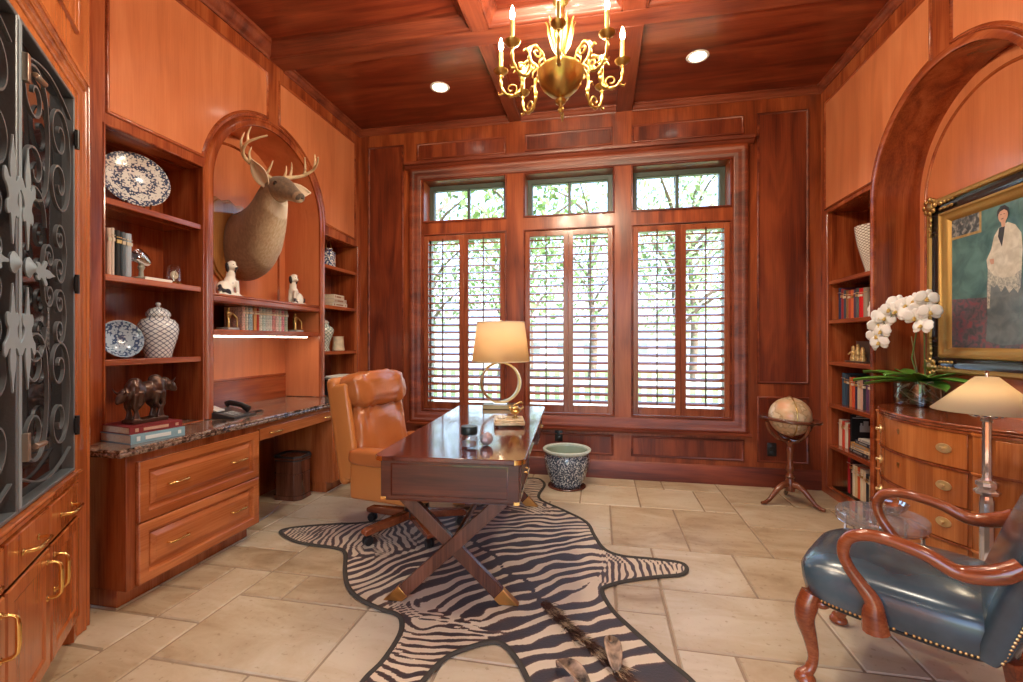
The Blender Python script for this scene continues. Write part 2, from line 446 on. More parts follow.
m = M(); m.prism([(0,0),(.014,0),(.014,.15),(.008,.165),(0,.17)], (L, D, 0), (0,-1,0), (0,0,1), (R-L, 0, 0))
struct(m.build('baseboard_back', BX, smooth=40))
FRL = mat('window_frame_pale', C(.45,.50,.48), .4)
FR = mat('window_frame_green', C(.085,.105,.095), .35, var=.1)
for i, (a, b_) in enumerate(WIN):
    e = bpy.data.objects.new('window_%d' % (i+1), None); COL.objects.link(e); struct(e); e.location = ((a+b_)/2, D+.17, S0)
    WORLD[e.name] = Vector(e.location)
    yg = D+.19; cx = (a+b_)/2
    m = M(); m.sweep(rectpath(a, T0, b_, T1), [(0,.03),(.042,.03),(.05,.02),(.05,-.03),(0,-.03),(0,.03)], (0,yg,0), (1,0,0), (0,0,1), (0,-1,0))
    m.build('transom_frame', FR, e, smooth=0)
    m = M(); m.box((cx-.014, yg-.018, T0+.05), (cx+.014, yg+.018, T1-.05)); m.build('muntin', FR, e, bevel=.003)
    m = M(); m.box((a+.04, yg-.003, T0+.04), (b_-.04, yg+.003, T1-.04)); m.build('transom_pane', PANE, e, smooth=0)
    m = M(); m.sweep(rectpath(a, S0, b_, S1), [(0,.03),(.016,.03),(.02,.02),(.02,-.03),(0,-.03),(0,.03)], (0,yg,0), (1,0,0), (0,0,1), (0,-1,0))
    m.box((a+.015, yg-.02, 1.06), (b_-.015, yg+.02, 1.085)); m.build('sash_frame', FRL, e, smooth=0)
    m = M(); m.box((a+.01, yg-.003, S0+.01), (b_-.01, yg+.003, S1-.01)); m.build('pane', PANE, e, smooth=0)
# ---------------------------------------------------------------- plantation shutters
names = ['left shutter of the left window, behind the desk lamp side', 'right shutter', '']
def shutter(x0, x1, label):
    t = thing('window_shutter', label, 'shutter', ((x0+x1)/2, D, S0), group='plantation shutters', world=True)
    st = .047; ya, yb = D-.006, D+.024
    m = M(); m.box((x0, ya, S0+.003), (x0+st, yb, S1-.003)); m.box((x1-st, ya, S0+.003), (x1, yb, S1-.003))
    m.box((x0+st, ya+.001, S0+.003), (x1-st, yb-.001, S0+.075)); m.box((x0+st, ya+.001, S1-.055), (x1-st, yb-.001, S1-.003))
    m.build('frame', SH, t, bevel=.003)
    z0, z1 = S0+.075, S1-.055; n = 22; pit = (z1-z0)/n
    m = M()
    for k in range(n):
        zc = z0 + pit*(k+.5)
        rot = Matrix.Rotation(math.radians(22), 3, 'X')
        prof = [(-.036,0),(-.028,.0035),(-.01,.0055),(.01,.0055),(.028,.0035),(.036,0),(.028,-.0035),(.01,-.0055),(-.01,-.0055),(-.028,-.0035)]
        T = m.T; m.T = Matrix.Translation((x0+st+.001, D+.010, zc)) @ rot.to_4x4()
        m.prism(prof, (0,0,0), (0,1,0), (0,0,1), (x1-x0-2*st-.002, 0, 0)); m.T = T
    m.build('louvres', SHX, t, smooth=30)
    xc = (x0+x1)/2
    m = M(); m.box((xc-.006, D-.036, z0+.03), (xc+.006, D-.026, z1+.012)); m.build('tilt_rod', DARKW, t, bevel=.002)
    m = M(); m.lathe([(0,0),(.007,.001),(.009,.006),(.005,.011),(0,.012)], (x1-.022 if 'left' in label.split()[0] else x0+.022, D-.0055, S0+.035), 10)
    return t
SHX = wood('mahogany_louvre', C(.16,.036,.016), C(.25,.066,.03), C(.34,.10,.046), 'X', .18, .8)
for i, (a, b_) in enumerate(WIN):
    wn = ['left window, behind the leather desk chair', 'middle window, beside the gold ring lamp', 'right window, above the bare wall panel'][i]
    md = (a+b_)/2
    shutter(a+.0015, md-.0004, 'mahogany louvred shutter, left leaf of the ' + wn)
    shutter(md+.0004, b_-.0015, 'mahogany louvred shutter, right leaf of the ' + wn)

# ---------------------------------------------------------------- right wall: bookcase opening and arched alcove
AYC, AR, AZS = 2.94, .62, 2.24            # alcove centre, radius, spring height
w = M(); th = .03
def wr(poly): w.prism(poly, (R, 0, 0), (0,1,0), (0,0,1), (th, 0, 0))
def arch(yc, r, zs, n=40, a0=0, a1=PI): return [(yc + r*math.cos(a0+(a1-a0)*i/n), zs + r*math.sin(a0+(a1-a0)*i/n)) for i in range(n+1)]
wr([(4.231,0),(D,0),(D,ZC),(4.231,ZC)]); wr([(3.618,2.36),(4.231,2.36),(4.231,ZC),(3.618,ZC)]); wr([(3.618,0),(4.231,0),(4.231,.075),(3.618,.075)])
wr([(3.56,0),(3.618,0),(3.618,ZC),(3.56,ZC)])
wr([(2.32,ZC),(2.32,AZS)] + arch(AYC, AR, AZS)[::-1] + [(3.56,ZC)])
wr([(YF,0),(2.32,0),(2.32,ZC),(YF,ZC)])
wrt = struct(w.build('wall_right', WV))
m = M(); m.box((R+.34, YF, 0), (R+.40, D+.2, ZC+.05)); m.build('light_block_wall', WV, wrt)  # unseen slab added to keep outside light from leaking in
P = Pan((R, 0, 0), (0,-1,0), (0,0,1), (-1,0,0))
# upper panel beyond the arch: follows the arch rim
ro = AR+.05
def ang(y): return math.acos((y-AYC)/ro)
a_hi = ang(3.02)
arcp = [(AYC+ro*math.cos(t_), AZS+ro*math.sin(t_)) for t_ in [lerp(math.asin((2.395-AZS)/ro), a_hi, i/20) for i in range(21)]]
P.poly([(-4.283,3.315),(-4.283,2.395)] + [(-y, z) for y, z in arcp] + [(-3.02, 3.315)])
a_lo = ang(2.88); arcq = [(AYC+ro*math.cos(t_), AZS+ro*math.sin(t_)) for t_ in [lerp(a_lo, PI-math.asin((2.395-AZS)/ro), i/20) for i in range(21)]]
P.poly([(-2.88,3.315)] + [(-y, z) for y, z in arcq] + [(-1.6, 2.395), (-1.6, 3.315)])
P.rect(-1.5, 2.395, -.4, 3.315); P.rect(-2.2, .25, -1.2, 2.25); P.rect(-1.1, .25, -.1, 2.25)
P.build(wrt, UP, WY)
# arch rim, lining, back
XB = R + .263
m = M(); path = [(AYC-AR, 0)] + arch(AYC, AR, AZS)[::-1] + [(AYC+AR, 0)]
m.sweep(path, [(.0,-.004),(.0,.012),(.010,.018),(.038,.016),(.042,.008),(.046,.0)], (R,0,0), (0,1,0), (0,0,1), (-1,0,0), closed=False)
struct(m.build('trim_23', WY, smooth=45))
m = M(); m.sweep(path, [(-.0015,-.001),(-.0015,-.263)], (R,0,0), (0,1,0), (0,0,1), (-1,0,0), closed=False); m.build('alcove_lining', WV, wrt, smooth=40)
m = M(); m.prism([(AYC-AR-.02,0),(AYC+AR+.02,0),(AYC+AR+.02,3.1),(AYC-AR-.02,3.1)], (XB,0,0), (0,1,0), (0,0,1), (.02,0,0)); m.build('alcove_back', UP, wrt)
m = M(); r2 = AR-.075; path = [(AYC-r2, .2)] + arch(AYC, r2, AZS-.02)[::-1] + [(AYC+r2, .2)]
m.sweep(path, BEAD, (XB,0,0), (0,1,0), (0,0,1), (-1,0,0), closed=False); struct(m.build('trim_24', WY, smooth=45))
m = M(); m.prism([(0,0),(.012,0),(.012,.08),(0,.09)], (R, YF, 0), (-1,0,0), (0,0,1), (0, 3.98, 0)); struct(m.build('baseboard_right', WY))

# ---------------------------------------------------------------- left wall: bookcases and deer alcove
LYC, LR, LZS = 3.085, .575, 2.33
w = M()
def wl(poly): w.prism(poly, (L, 0, 0), (0,1,0), (0,0,1), (-th, 0, 0))
wl([(1.62,0),(1.864,0),(1.864,ZC),(1.62,ZC)]); wl([(1.864,2.392),(2.44,2.392),(2.44,ZC),(1.864,ZC)]); wl([(2.44,.78),(2.51,.78),(2.51,ZC),(2.44,ZC)])
wl([(2.51,ZC),(2.51,LZS)] + arch(LYC, LR, LZS)[::-1] + [(3.66,ZC)])
wl([(3.66,.78),(3.71,.78),(3.71,ZC),(3.66,ZC)]); wl([(3.71,2.262),(4.30,2.262),(4.30,ZC),(3.71,ZC)]); wl([(4.30,0),(D,0),(D,ZC),(4.30,ZC)])
wlt = struct(w.build('wall_left', WV))
m = M(); m.box((L-.42, 1.2, 0), (L-.38, D+.2, ZC+.05)); m.box((L-.4, 1.60, 0), (L-.01, 1.64, ZC+.05))
m.build('light_block_wall', WV, wlt)  # unseen slabs added behind the bookcases to block stray sky light
P = Pan((L, 0, 0), (0,1,0), (0,0,1), (1,0,0))
ro = LR+.075
lo = math.asin((2.455-LZS)/ro)
pa = [(LYC+ro*math.cos(t_), LZS+ro*math.sin(t_)) for t_ in [lerp(PI-lo, math.acos((3.02-LYC)/ro), i/20) for i in range(21)]]
P.poly([(1.864,2.455)] + pa + [(3.02,3.335),(1.864,3.335)])
pb = [(LYC+ro*math.cos(t_), LZS+ro*math.sin(t_)) for t_ in [lerp(math.acos((3.13-LYC)/ro), math.asin((2.36-LZS)/ro), i/20) for i in range(21)]]
P.poly([(3.13,3.335)] + pb + [(4.265,2.325),(4.265,3.335)])
P.build(wlt, UP, WY)
m = M(); XN = L-.348
path = [(LYC-LR, .79)] + arch(LYC, LR, LZS)[::-1] + [(LYC+LR, .79)]
m.sweep(path, [(-.004,-.004),(-.004,.010),(.004,.014),(.03,.012),(.034,.020),(.046,.022),(.054,.014),(.060,.0)], (L,0,0), (0,1,0), (0,0,1), (1,0,0), closed=False)
struct(m.build('trim_25', WV, smooth=45))
m = M(); m.sweep(path, [(-.0015,-.001),(-.0015,-.35)], (L,0,0), (0,1,0), (0,0,1), (1,0,0), closed=False); m.build('alcove_lining', UP, wlt, smooth=40)
m = M(); m.prism([(2.49,.7),(3.68,.7),(3.68,3.0),(2.49,3.0)], (XN,0,0), (0,1,0), (0,0,1), (-.02,0,0)); m.build('alcove_back', UP, wlt)
m = M(); r2 = LR-.10; path = [(LYC-r2, 1.6)] + arch(LYC, r2, LZS)[::-1] + [(LYC+r2, 1.6)]
m.sweep(path, BEAD, (XN,0,0), (0,1,0), (0,0,1), (1,0,0), closed=False); struct(m.build('trim_26', WV, smooth=45))
# panel line on the desk alcove back
m = M(); m.box((XN, 2.515, .98), (XN+.012, 3.655, 1.0)); struct(m.build('trim_27', WY, bevel=.003))
m = M(); m.box((XN, 2.515, .785), (XN+.008, 3.655, .975)); struct(m.build('trim_28', WY))
# vertical edge beads of the bookcase openings
m = M()
m.sweep([(1.864,2.392),(2.44,2.392),(2.44,.79),(1.864,.79)][::-1], [(-.012,0),(-.010,.006),(-.004,.008),(0,.004),(0,0)], (L,0,0), (0,1,0), (0,0,1), (1,0,0))
m.sweep(rectpath(3.71,.79,4.30,2.262), [(-.012,0),(-.010,.006),(-.004,.008),(0,.004),(0,0)], (L,0,0), (0,1,0), (0,0,1), (1,0,0))
struct(m.build('trim_29', WV, smooth=50))
m = M(); m.sweep(rectpath(-4.231,.075,-3.618,2.36), [(-.012,0),(-.010,.006),(-.004,.008),(0,.004),(0,0)], (R,0,0), (0,-1,0), (0,0,1), (-1,0,0))
struct(m.build('trim_30', WV, smooth=50))

# front wall behind the camera: wide opening added to let in fill daylight; side wall beside the tall cabinet
w = M(); w.box((L-.45, YF-.12, 0), (-1.35, YF, ZC+.05)); w.box((.95, YF-.12, 0), (R+.45, YF, ZC+.05)); w.box((-1.35, YF-.12, 2.75), (.95, YF, ZC+.05))
struct(w.build('wall_front', UP))
w = M(); w.box((-1.56, YF, 0), (-1.44, .70, ZC+.05)); struct(w.build('wall_side', UP))
# ---------------------------------------------------------------- shared small things
ORD = ['first','second','third','fourth','fifth','sixth','seventh','eighth','ninth','tenth','eleventh','twelfth','thirteenth','fourteenth']
_cm = {}
def cloth(c, rough=.55):
    k = tuple(c)
    if k not in _cm: _cm[k] = mat('book_cloth', srgb(*c), rough, bump=.1, bscale=300)
    return _cm[k]
PAGES = mat('book_pages', C(.72,.64,.5), .8, var=.1, vscale=90)
GOLD = mat('gilt', C(.75,.52,.2), .35, .8)
def book(label, group, loc, rz, th_, h, dep, col, bands=2, lean=0, flat=False, bandcol=None, name='book', patt=None):
    """spine faces local +X; lean in degrees about X; flat lays it on its side with the spine along Y"""
    t = thing(name, label, 'book', loc, rz, group)
    if lean: t.rotation_euler = (math.radians(lean), 0, rz)
    m = M(); b = .003
    if not flat:
        poly = [(-dep,-th_/2),(-.006,-th_/2),(0,-th_*.3),(.003,0),(0,th_*.3),(-.006,th_/2),(-dep,th_/2),(-dep,th_/2-b),(-.008,th_/2-b),(-.008,-th_/2+b),(-dep,-th_/2+b)]
        m.prism(poly, (0,0,0), (1,0,0), (0,1,0), (0,0,h))
        m.k = 1
        for q in range(bands):
            z = h*(.84 if q == 0 else (.72 if q == 1 else .5)); hh = .004 if bands < 3 else .02
            m.box((-.004, -th_*.47, z), (.004, th_*.47, z+hh+ (h*.06 if q == 1 else 0)))
        pg = M(); pg.box((-dep+.004, -th_/2+b, .004), (-.009, th_/2-b, h-.004))
    else:
        m.box((-dep,-h/2,0),(0,h/2,b)); m.box((-dep,-h/2,th_-b),(0,h/2,th_)); m.box((-.004,-h/2,b),(0,h/2,th_-b))
        m.k = 1
        if bands:
            m.box((-.001,-h*.40,th_*.25),(.0015,-h*.34,th_*.75)); m.box((-.001,-h*.25,th_*.3),(.0015,h*.22,th_*.7)); m.box((-.001,h*.36,th_*.3),(.0015,h*.42,th_*.7))
        pg = M(); pg.box((-dep+.004,-h/2+.004,b),(-.005,h/2-.004,th_-b))
    bc = bandcol if bandcol else GOLD
    m.build('cover', [patt or cloth(col), bc], t, smooth=0)
    pg.build('pages', PAGES, t, smooth=0)
    return t
def porcelain(name, kind, base=C(.78,.80,.80), ink=C(.035,.07,.22), scale=40, thr=.5):
    m = bpy.data.materials.new(name); t, N, K = nt(m); p = bsdf(m)
    tc = N.new('ShaderNodeTexCoord'); sp = N.new('ShaderNodeSeparateXYZ'); K.new(tc.outputs['Object'], sp.inputs[0])
    if kind == 'floral':
        v = N.new('ShaderNodeTexVoronoi'); v.feature = 'SMOOTH_F1'; v.inputs['Scale'].default_value = scale
        n = N.new('ShaderNodeTexNoise'); n.inputs['Scale'].default_value = scale*.9; n.inputs['Detail'].default_value = 2
        K.new(tc.outputs['Object'], v.inputs['Vector']); K.new(tc.outputs['Object'], n.inputs['Vector'])
        f = math_(N, K, 'SUBTRACT', v.outputs['Distance'], math_(N, K, 'MULTIPLY', n.outputs['Fac'], .75)); f = math_(N, K, 'ADD', f, .5)
        k = math_(N, K, 'GREATER_THAN', f, thr)
    elif kind == 'lattice':
        a = math_(N, K, 'ARCTAN2', sp.outputs['Y'], sp.outputs['X']); u = math_(N, K, 'MULTIPLY', a, scale/(2*PI)); w_ = math_(N, K, 'MULTIPLY', sp.outputs['Z'], scale*2.4)
        d1 = math_(N, K, 'PINGPONG', math_(N, K, 'ADD', u, w_), .5); d2 = math_(N, K, 'PINGPONG', math_(N, K, 'SUBTRACT', u, w_), .5)
        k = math_(N, K, 'LESS_THAN', math_(N, K, 'MINIMUM', d1, d2), thr)
    else:   # rings of flowers on a dish (disc in local YZ, axis X)
        yy = math_(N, K, 'MULTIPLY', sp.outputs['Y'], sp.outputs['Y']); zz = math_(N, K, 'MULTIPLY', sp.outputs['Z'], sp.outputs['Z'])
        rr = math_(N, K, 'SQRT', math_(N, K, 'ADD', yy, zz))
        v = N.new('ShaderNodeTexVoronoi'); v.inputs['Scale'].default_value = scale; n = N.new('ShaderNodeTexNoise'); n.inputs['Scale'].default_value = scale*.8; n.inputs['Detail'].default_value = 3
        K.new(tc.outputs['Object'], v.inputs['Vector']); K.new(tc.outputs['Object'], n.inputs['Vector'])
        f = math_(N, K, 'SUBTRACT', v.outputs['Distance'], math_(N, K, 'MULTIPLY', n.outputs['Fac'], .9))
        wv = math_(N, K, 'SINE', math_(N, K, 'MULTIPLY', rr, 95.0))
        f = math_(N, K, 'MULTIPLY_ADD', wv, .16, math_(N, K, 'ADD', f, .5)); k = math_(N, K, 'GREATER_THAN', f, thr)
    mx = N.new('ShaderNodeMixRGB'); mx.inputs['Color1'].default_value = base; mx.inputs['Color2'].default_value = ink
    K.new(k, mx.inputs['Fac']); K.new(mx.outputs['Color'], p.inputs['Base Color'])
    p.inputs['Roughness'].default_value = .18; p.inputs['Coat Weight'].default_value = .5
    return m
CHINA = mat('white_china', C(.78,.76,.72), .2, coat=.4)
PFLOR = porcelain('blue_flower_glaze', 'floral', scale=70, thr=.52)
PLAT = porcelain('blue_lattice_glaze', 'lattice', C(.74,.77,.78), C(.03,.05,.14), 15, .085)
PDISH = porcelain('flowered_dish_glaze', 'dish', C(.74,.74,.72), C(.05,.075,.15), 95, .62)
PBLUE = porcelain('blue_bowl_glaze', 'dish', C(.38,.50,.62), C(.05,.09,.19), 75, .66)

# ---------------------------------------------------------------- built-in bookcases
def bookcase(label, xb, xf, y0, y1, zb, zt, shelves, sgn):
    """xb back, xf front edge of shelves; shelves = top heights"""
    t = thing('built_in_bookcase', label, 'bookcase', (xf, (y0+y1)/2, zb), world=True)
    e = .031*sgn
    m = M(); m.box((xb, y0, zb), (xb-.012*sgn, y1, zt)); m.build('back_panel', WV, t)
    for y, d in ((y0, -.02), (y1, .02)):
        m = M(); m.box((xb, y, zb), (xf-e, y+d, zt+.02)); m.build('side_panel', WV, t)
    m = M(); m.box((xb, y0, zt), (xf-e, y1, zt+.02)); m.build('top_panel', WY, t)
    for z in shelves:
        m = M(); m.box((xb, y0+.0015, z-.034), (xf-.006*sgn, y1-.0015, z)); m.build('shelf', WY, t, bevel=.004)
    return t
bcA = bookcase('built-in mahogany bookcase holding the blue and white platter, beside the iron grille', L-.30, L, 1.864, 2.44, .787, 2.39, (1.193, 1.635, 2.03), 1)
bcB = bookcase('narrow built-in mahogany bookcase in the corner behind the leather desk chair', L-.30, L, 3.71, 4.30, .787, 2.26, (1.194, 1.626, 2.002), 1)
bcC = bookcase('built-in mahogany bookcase of books beside the arched painting alcove', R+.30, R, 3.618, 4.231, .078, 2.36, (.426, .77, 1.122, 1.466, 1.792), -1)
# alcove shelf unit with its light
t = thing('alcove_shelf', 'mahogany double shelf with a light below, spanning the deer alcove', 'shelf', (L, LYC, 1.33), world=True)
m = M(); m.box((XN, 2.512, 1.545), (L-.004, 3.658, 1.588)); m.build('shelf', WY, t, bevel=.004)
m = M(); m.box((L-.02, 2.512, 1.588), (L+.006, 3.658, 1.606)); m.box((L-.02, 2.512, 1.552), (L+.006, 3.658, 1.588)); m.build('edge_moulding', WY, t, bevel=.005)
m = M(); m.box((XN, 2.512, 1.328), (L-.004, 3.658, 1.368)); m.build('shelf', WY, t, bevel=.004)
m = M(); m.box((XN+.001, 2.515, 1.368), (XN+.012, 3.655, 1.545)); m.build('back_panel', BK, t)
m = M(); m.box((L-.09, 2.60, 1.318), (L-.05, 3.56, 1.3275)); m.build('light_strip', mat('strip_light', C(1,.9,.75), .5, emit=C(1,.86,.66), es=9), t)

# ---------------------------------------------------------------- granite worktop
def granite():
    m = bpy.data.materials.new('granite'); t, N, K = nt(m); p = bsdf(m); tc = N.new('ShaderNodeTexCoord')
    v = N.new('ShaderNodeTexVoronoi'); v.inputs['Scale'].default_value = 85; n = N.new('ShaderNodeTexNoise'); n.inputs['Scale'].default_value = 30; n.inputs['Detail'].default_value = 6
    n2 = N.new('ShaderNodeTexNoise'); n2.inputs['Scale'].default_value = 7; n2.inputs['Detail'].default_value = 3
    for q in (v, n, n2): K.new(tc.outputs['Object'], q.inputs['Vector'])
    s = math_(N, K, 'MULTIPLY_ADD', v.outputs['Color'], .35, n.outputs['Fac']); s = math_(N, K, 'MULTIPLY_ADD', n2.outputs['Fac'], .5, s); s = math_(N, K, 'ADD', s, -.42)
    r = ramp(N, [(.3, C(.012,.010,.010)), (.42, C(.10,.055,.04)), (.52, C(.24,.15,.105)), (.62, C(.36,.27,.21)), (.75, C(.10,.085,.08))])
    K.new(s, r.inputs['Fac']); K.new(r.outputs['Color'], p.inputs['Base Color']); p.inputs['Roughness'].default_value = .08; p.inputs['Coat Weight'].default_value = .3
    return m
GRAN = granite()
CX_ = -2.165
m = M()
prof = [(0,.745),(.012,.745),(.02,.752),(.022,.762),(.018,.768),(.024,.772),(.026,.778),(.020,.785),(0,.785)]
ctop = [(CX_-.024,1.715),(CX_-.024,4.352),(-2.4775,4.352),(-2.4775,4.299),(L-.289,4.299),(L-.289,3.711),(-2.4775,3.711),(-2.4775,3.659),(XN+.013,3.659),(XN+.013,2.511),(-2.4775,2.511),(-2.4775,2.441),(L-.289,2.441),(L-.289,1.865),(-2.4775,1.865),(-2.40,1.715)]
m.prism(ctop, (0,0,.745), (1,0,0), (0,1,0), (0,0,.04))
m.sweep([(-2.40,1.715),(CX_-.024,1.715),(CX_-.024,4.352)], [(-a, z) for a, z in prof], (0,0,0), (1,0,0), (0,1,0), (0,0,1), closed=False)
o = m.build('worktop', GRAN, None, smooth=40)
tag(o, 'speckled brown granite worktop with moulded front edge along the left wall', 'worktop')

# ---------------------------------------------------------------- base cabinets
def drawer_front(m, xf, y0, y1, z0, z1):
    """framed front with raised centre field, facing +X"""
    m.box((xf, y0, z0), (xf+.0015, y1, z1))
    m.sweep(rectpath(y0, z0, y1, z1), [(0,.0),(.0,.018),(.004,.022),(.046,.022),(.050,.018),(.053,.003),(.066,.002),(.068,.006),(.094,.0175)], (xf,0,0), (0,1,0), (0,0,1), (1,0,0))
    m.box((xf+.010, y0+.090, z0+.090), (xf+.017, y1-.090, z1-.090))
def bar_pull(x, y, z, ln, vertical=False, n=(1,0)):
    m = M(); h = ln/2
    if vertical: pts = [(x,y,z-h),(x+.022*n[0],y+.022*n[1],z-h+.004),(x+.028*n[0],y+.028*n[1],z-h+.016),(x+.028*n[0],y+.028*n[1],z+h-.016),(x+.022*n[0],y+.022*n[1],z+h-.004),(x,y,z+h)]
    else: pts = [(x,y-h,z),(x+.018,y-h+.003,z),(x+.024,y-h+.012,z),(x+.024,y+h-.012,z),(x+.018,y+h-.003,z),(x,y+h,z)]
    m.tube(pts, .0055, 8); return m
XF = -2.218
t = thing('drawer_cabinet', 'cherry cabinet of two wide drawers under the granite, nearest the iron grille', 'cabinet', (-2.34, 2.18, 0), world=True)
m = M(); m.box((L+.002, 1.762, .09), (XF, 2.605, .744)); m.box((L+.002, 1.772, .001), (-2.285, 2.59, .09)); m.build('body', CABV, t, bevel=.003)
for z0, z1 in ((.402, .70), (.098, .396)):
    m = M(); drawer_front(m, XF, 1.808, 2.597, z0, z1); d = m.build('drawer', CAB, t, smooth=25)
    for yc in (2.015, 2.425):
        bar_pull(XF+.016, yc, (z0+z1)/2, .115).build('handle', BRASS, d, smooth=60)
t = thing('pencil_drawer', 'shallow cherry drawer over the open knee space under the granite', 'drawer', (-2.35, 3.03, .62), world=True)
m = M(); m.box((-2.77, 2.607, .625), (XF-.005, 3.452, .744)); m.build('body', CAB, t, bevel=.002)
m = M(); m.box((XF-.005, 2.612, .632), (XF+.014, 3.448, .708)); d = m.build('drawer_front', CAB, t, bevel=.004)
for yc in (2.755, 3.37): bar_pull(XF+.013, yc, .668, .115).build('handle', BRASS, d, smooth=60)
t = thing('door_cabinet', 'cherry base cabinet with a panelled door behind the leather desk chair', 'cabinet', (-2.34, 3.9, 0), world=True)
m = M(); m.box((L+.002, 3.456, .09), (XF, 4.35, .744)); m.box((L+.002, 3.47, .001), (-2.285, 4.35, .09)); m.build('body', CABV, t, bevel=.003)
m = M(); drawer_front(m, XF, 3.50, 3.92, .10, .60); d = m.build('door', CABV, t, smooth=25)
m = M(); m.box((XF, 3.50, .615), (XF+.018, 3.92, .71)); d2 = m.build('drawer', CAB, t, bevel=.004)
bar_pull(XF+.016, 3.71, .66, .10).build('handle', BRASS, d2, smooth=60)
bar_pull(XF+.016, 3.88, .50, .10, True).build('handle', BRASS, d, smooth=60)
m = M(); drawer_front(m, XF, 3.93, 4.33, .10, .71); m.build('door', CABV, t, smooth=25)
m = M(); m.box((-2.80, 2.60, .0), (-2.78, 3.46, .744)); m.box((-2.78, 2.58, 0), (L, 2.603, .744)); m.box((-2.78, 3.457, 0), (L, 3.475, .744)); m.build('knee_recess', CABV, wlt)   # wall behind the knee space

# waste bin
t = thing('waste_bin', 'dark wood eight-sided waste bin with black liner in the knee space', 'bin', (-2.50, 3.33, 0), 0)
def octo(w, d, c): return [(-w+c,-d),(w-c,-d),(w,-d+c),(w,d-c),(w-c,d),(-w+c,d),(-w,d-c),(-w,-d+c)]
m = M()
for a, (z0, z1) in ((.128, (0,.035)), (.120, (.035,.20)), (.124, (.20,.215)), (.120, (.215,.325)), (.128, (.325,.345))):
    m.prism(octo(a, a*.82, .04), (0,0,z0), (1,0,0), (0,1,0), (0,0,z1-z0))
m.build('body', DARKW, t, bevel=.003)
m = M(); m.sweep(octo(.124, .10, .04), [(0,-.03),(-.006,0),(0,.012),(.014,.008),(.018,-.05)], (0,0,.345), (1,0,0), (0,1,0), (0,0,1)); m.build('liner', BLACK, t)
m = M(); pts = [(-2.46,2.68,.30),(-2.43,2.70,.22),(-2.42,2.74,.14),(-2.43,2.80,.06),(-2.42,2.82,.012),(-2.38,2.80,.008),(-2.40,2.95,.008),(-2.45,3.10,.008)]
o = m.tube(pts, .004, 6).build('cable', mat('grey_cable', C(.35,.35,.37), .5)); tag(o, 'thin grey cable hanging in the dark knee space under the granite', 'cable')

# ---------------------------------------------------------------- tall corner cabinet with iron grille doors
ANG = math.atan2(-.742, .67)
t = thing('corner_cabinet', 'tall angled mahogany cabinet with wrought iron grille doors at the left edge', 'cabinet', (-2.365, 1.712, 0), ANG)
OR = wood('cherry_casing', C(.27,.062,.014), C(.42,.115,.03), C(.54,.18,.055), 'Z', .24, .4)
SM = 1.40
m = M()
m.box((.0,-.12,0),(.235,0,ZC-.002)); m.box((.235,-.12,2.325),(SM,0,ZC-.002)); m.box((.235,-.12,.69),(SM,0,.728)); m.box((.235,-.40,.10),(SM,-.004,.69)); m.box((.235,-.40,.0),(SM,-.06,.10))
m.box((1.34,-.12,.728),(SM,0,2.325)); m.box((.235,-.45,.728),(SM,-.40,2.4))
m.build('body', OR, t)
m = M()
cp = [(0,0),(.0,.012),(.008,.022),(.03,.024),(.036,.016),(.046,.014),(.052,.020),(.07,.022),(.078,.012),(.09,.010),(.10,.004),(.105,0)]
m.sweep([(SM,2.47),(.085,2.47),(.085,.004)][::1], cp, (0,0,0), (1,0,0), (0,0,1), (0,1,0), closed=False)
m.sweep([(.20,3.30),(SM,3.30),(SM,2.62),(.20,2.62)][::-1], BEAD, (0,0,0), (1,0,0), (0,0,1), (0,1,0))
m.sweep([(.0,3.43),(SM,3.43)], [(-z+.0, a) for a, z in crown], (0,0,0), (1,0,0), (0,0,1), (0,1,0), closed=False)
m.build('casing_moulding', OR, t, smooth=45)
m = M(); m.box((.235,.0,.728),(SM,.030,.742)); m.box((.235,0,.70),(SM,.018,.728)); m.build('sill', OR, t, bevel=.005)
# lower doors and drawers
def cfront(m, s0, s1, z0, z1, fr=.055):
    m.box((s0,0,z0),(s1,.014,z1))
    m.sweep(rectpath(s0, z0, s1, z1), [(0,0),(0,.014),(.004,.020),(fr-.008,.020),(fr,.016),(fr+.006,.006),(fr+.012,.005),(fr+.03,.012)], (0,0,0), (1,0,0), (0,0,1), (0,1,0))
def cpull(s, z, ln, vert):
    m = M(); h = ln/2
    P_ = [(0,-h),(.026,-h+.003),(.036,-h+.014),(.038,-h*.4),(.038,h*.4),(.036,h-.014),(.026,h-.003),(0,h)]
    m.tube([((s, .018+o_, z+q) if vert else (s+q, .018+o_, z)) for o_, q in P_], [.0065,.006,.006,.0075,.0075,.006,.006,.0065], 8)
    for q in (-h, h): m.ell((s, .020, z+q) if vert else (s+q, .020, z), (.011,.004,.011), 10, 6)
    return m
for i, (s0, s1) in enumerate(((.245,.575),(.59,.945),(.96,1.33))):
    m = M(); m.box((s0,0,.555),(s1,.018,.690)); d = m.build('drawer', OR, t, bevel=.005)
    cpull((s0+s1)/2, .622, .13, False).build('handle', BRASS, d, smooth=60)
    m = M(); cfront(m, s0, s1, .115, .545); d = m.build('door', OR, t, smooth=25)
    cpull(s1-.03 if i == 0 else s0+.03 if i == 1 else s0+.03, .435, .13, True).build('handle', BRASS, d, smooth=60)
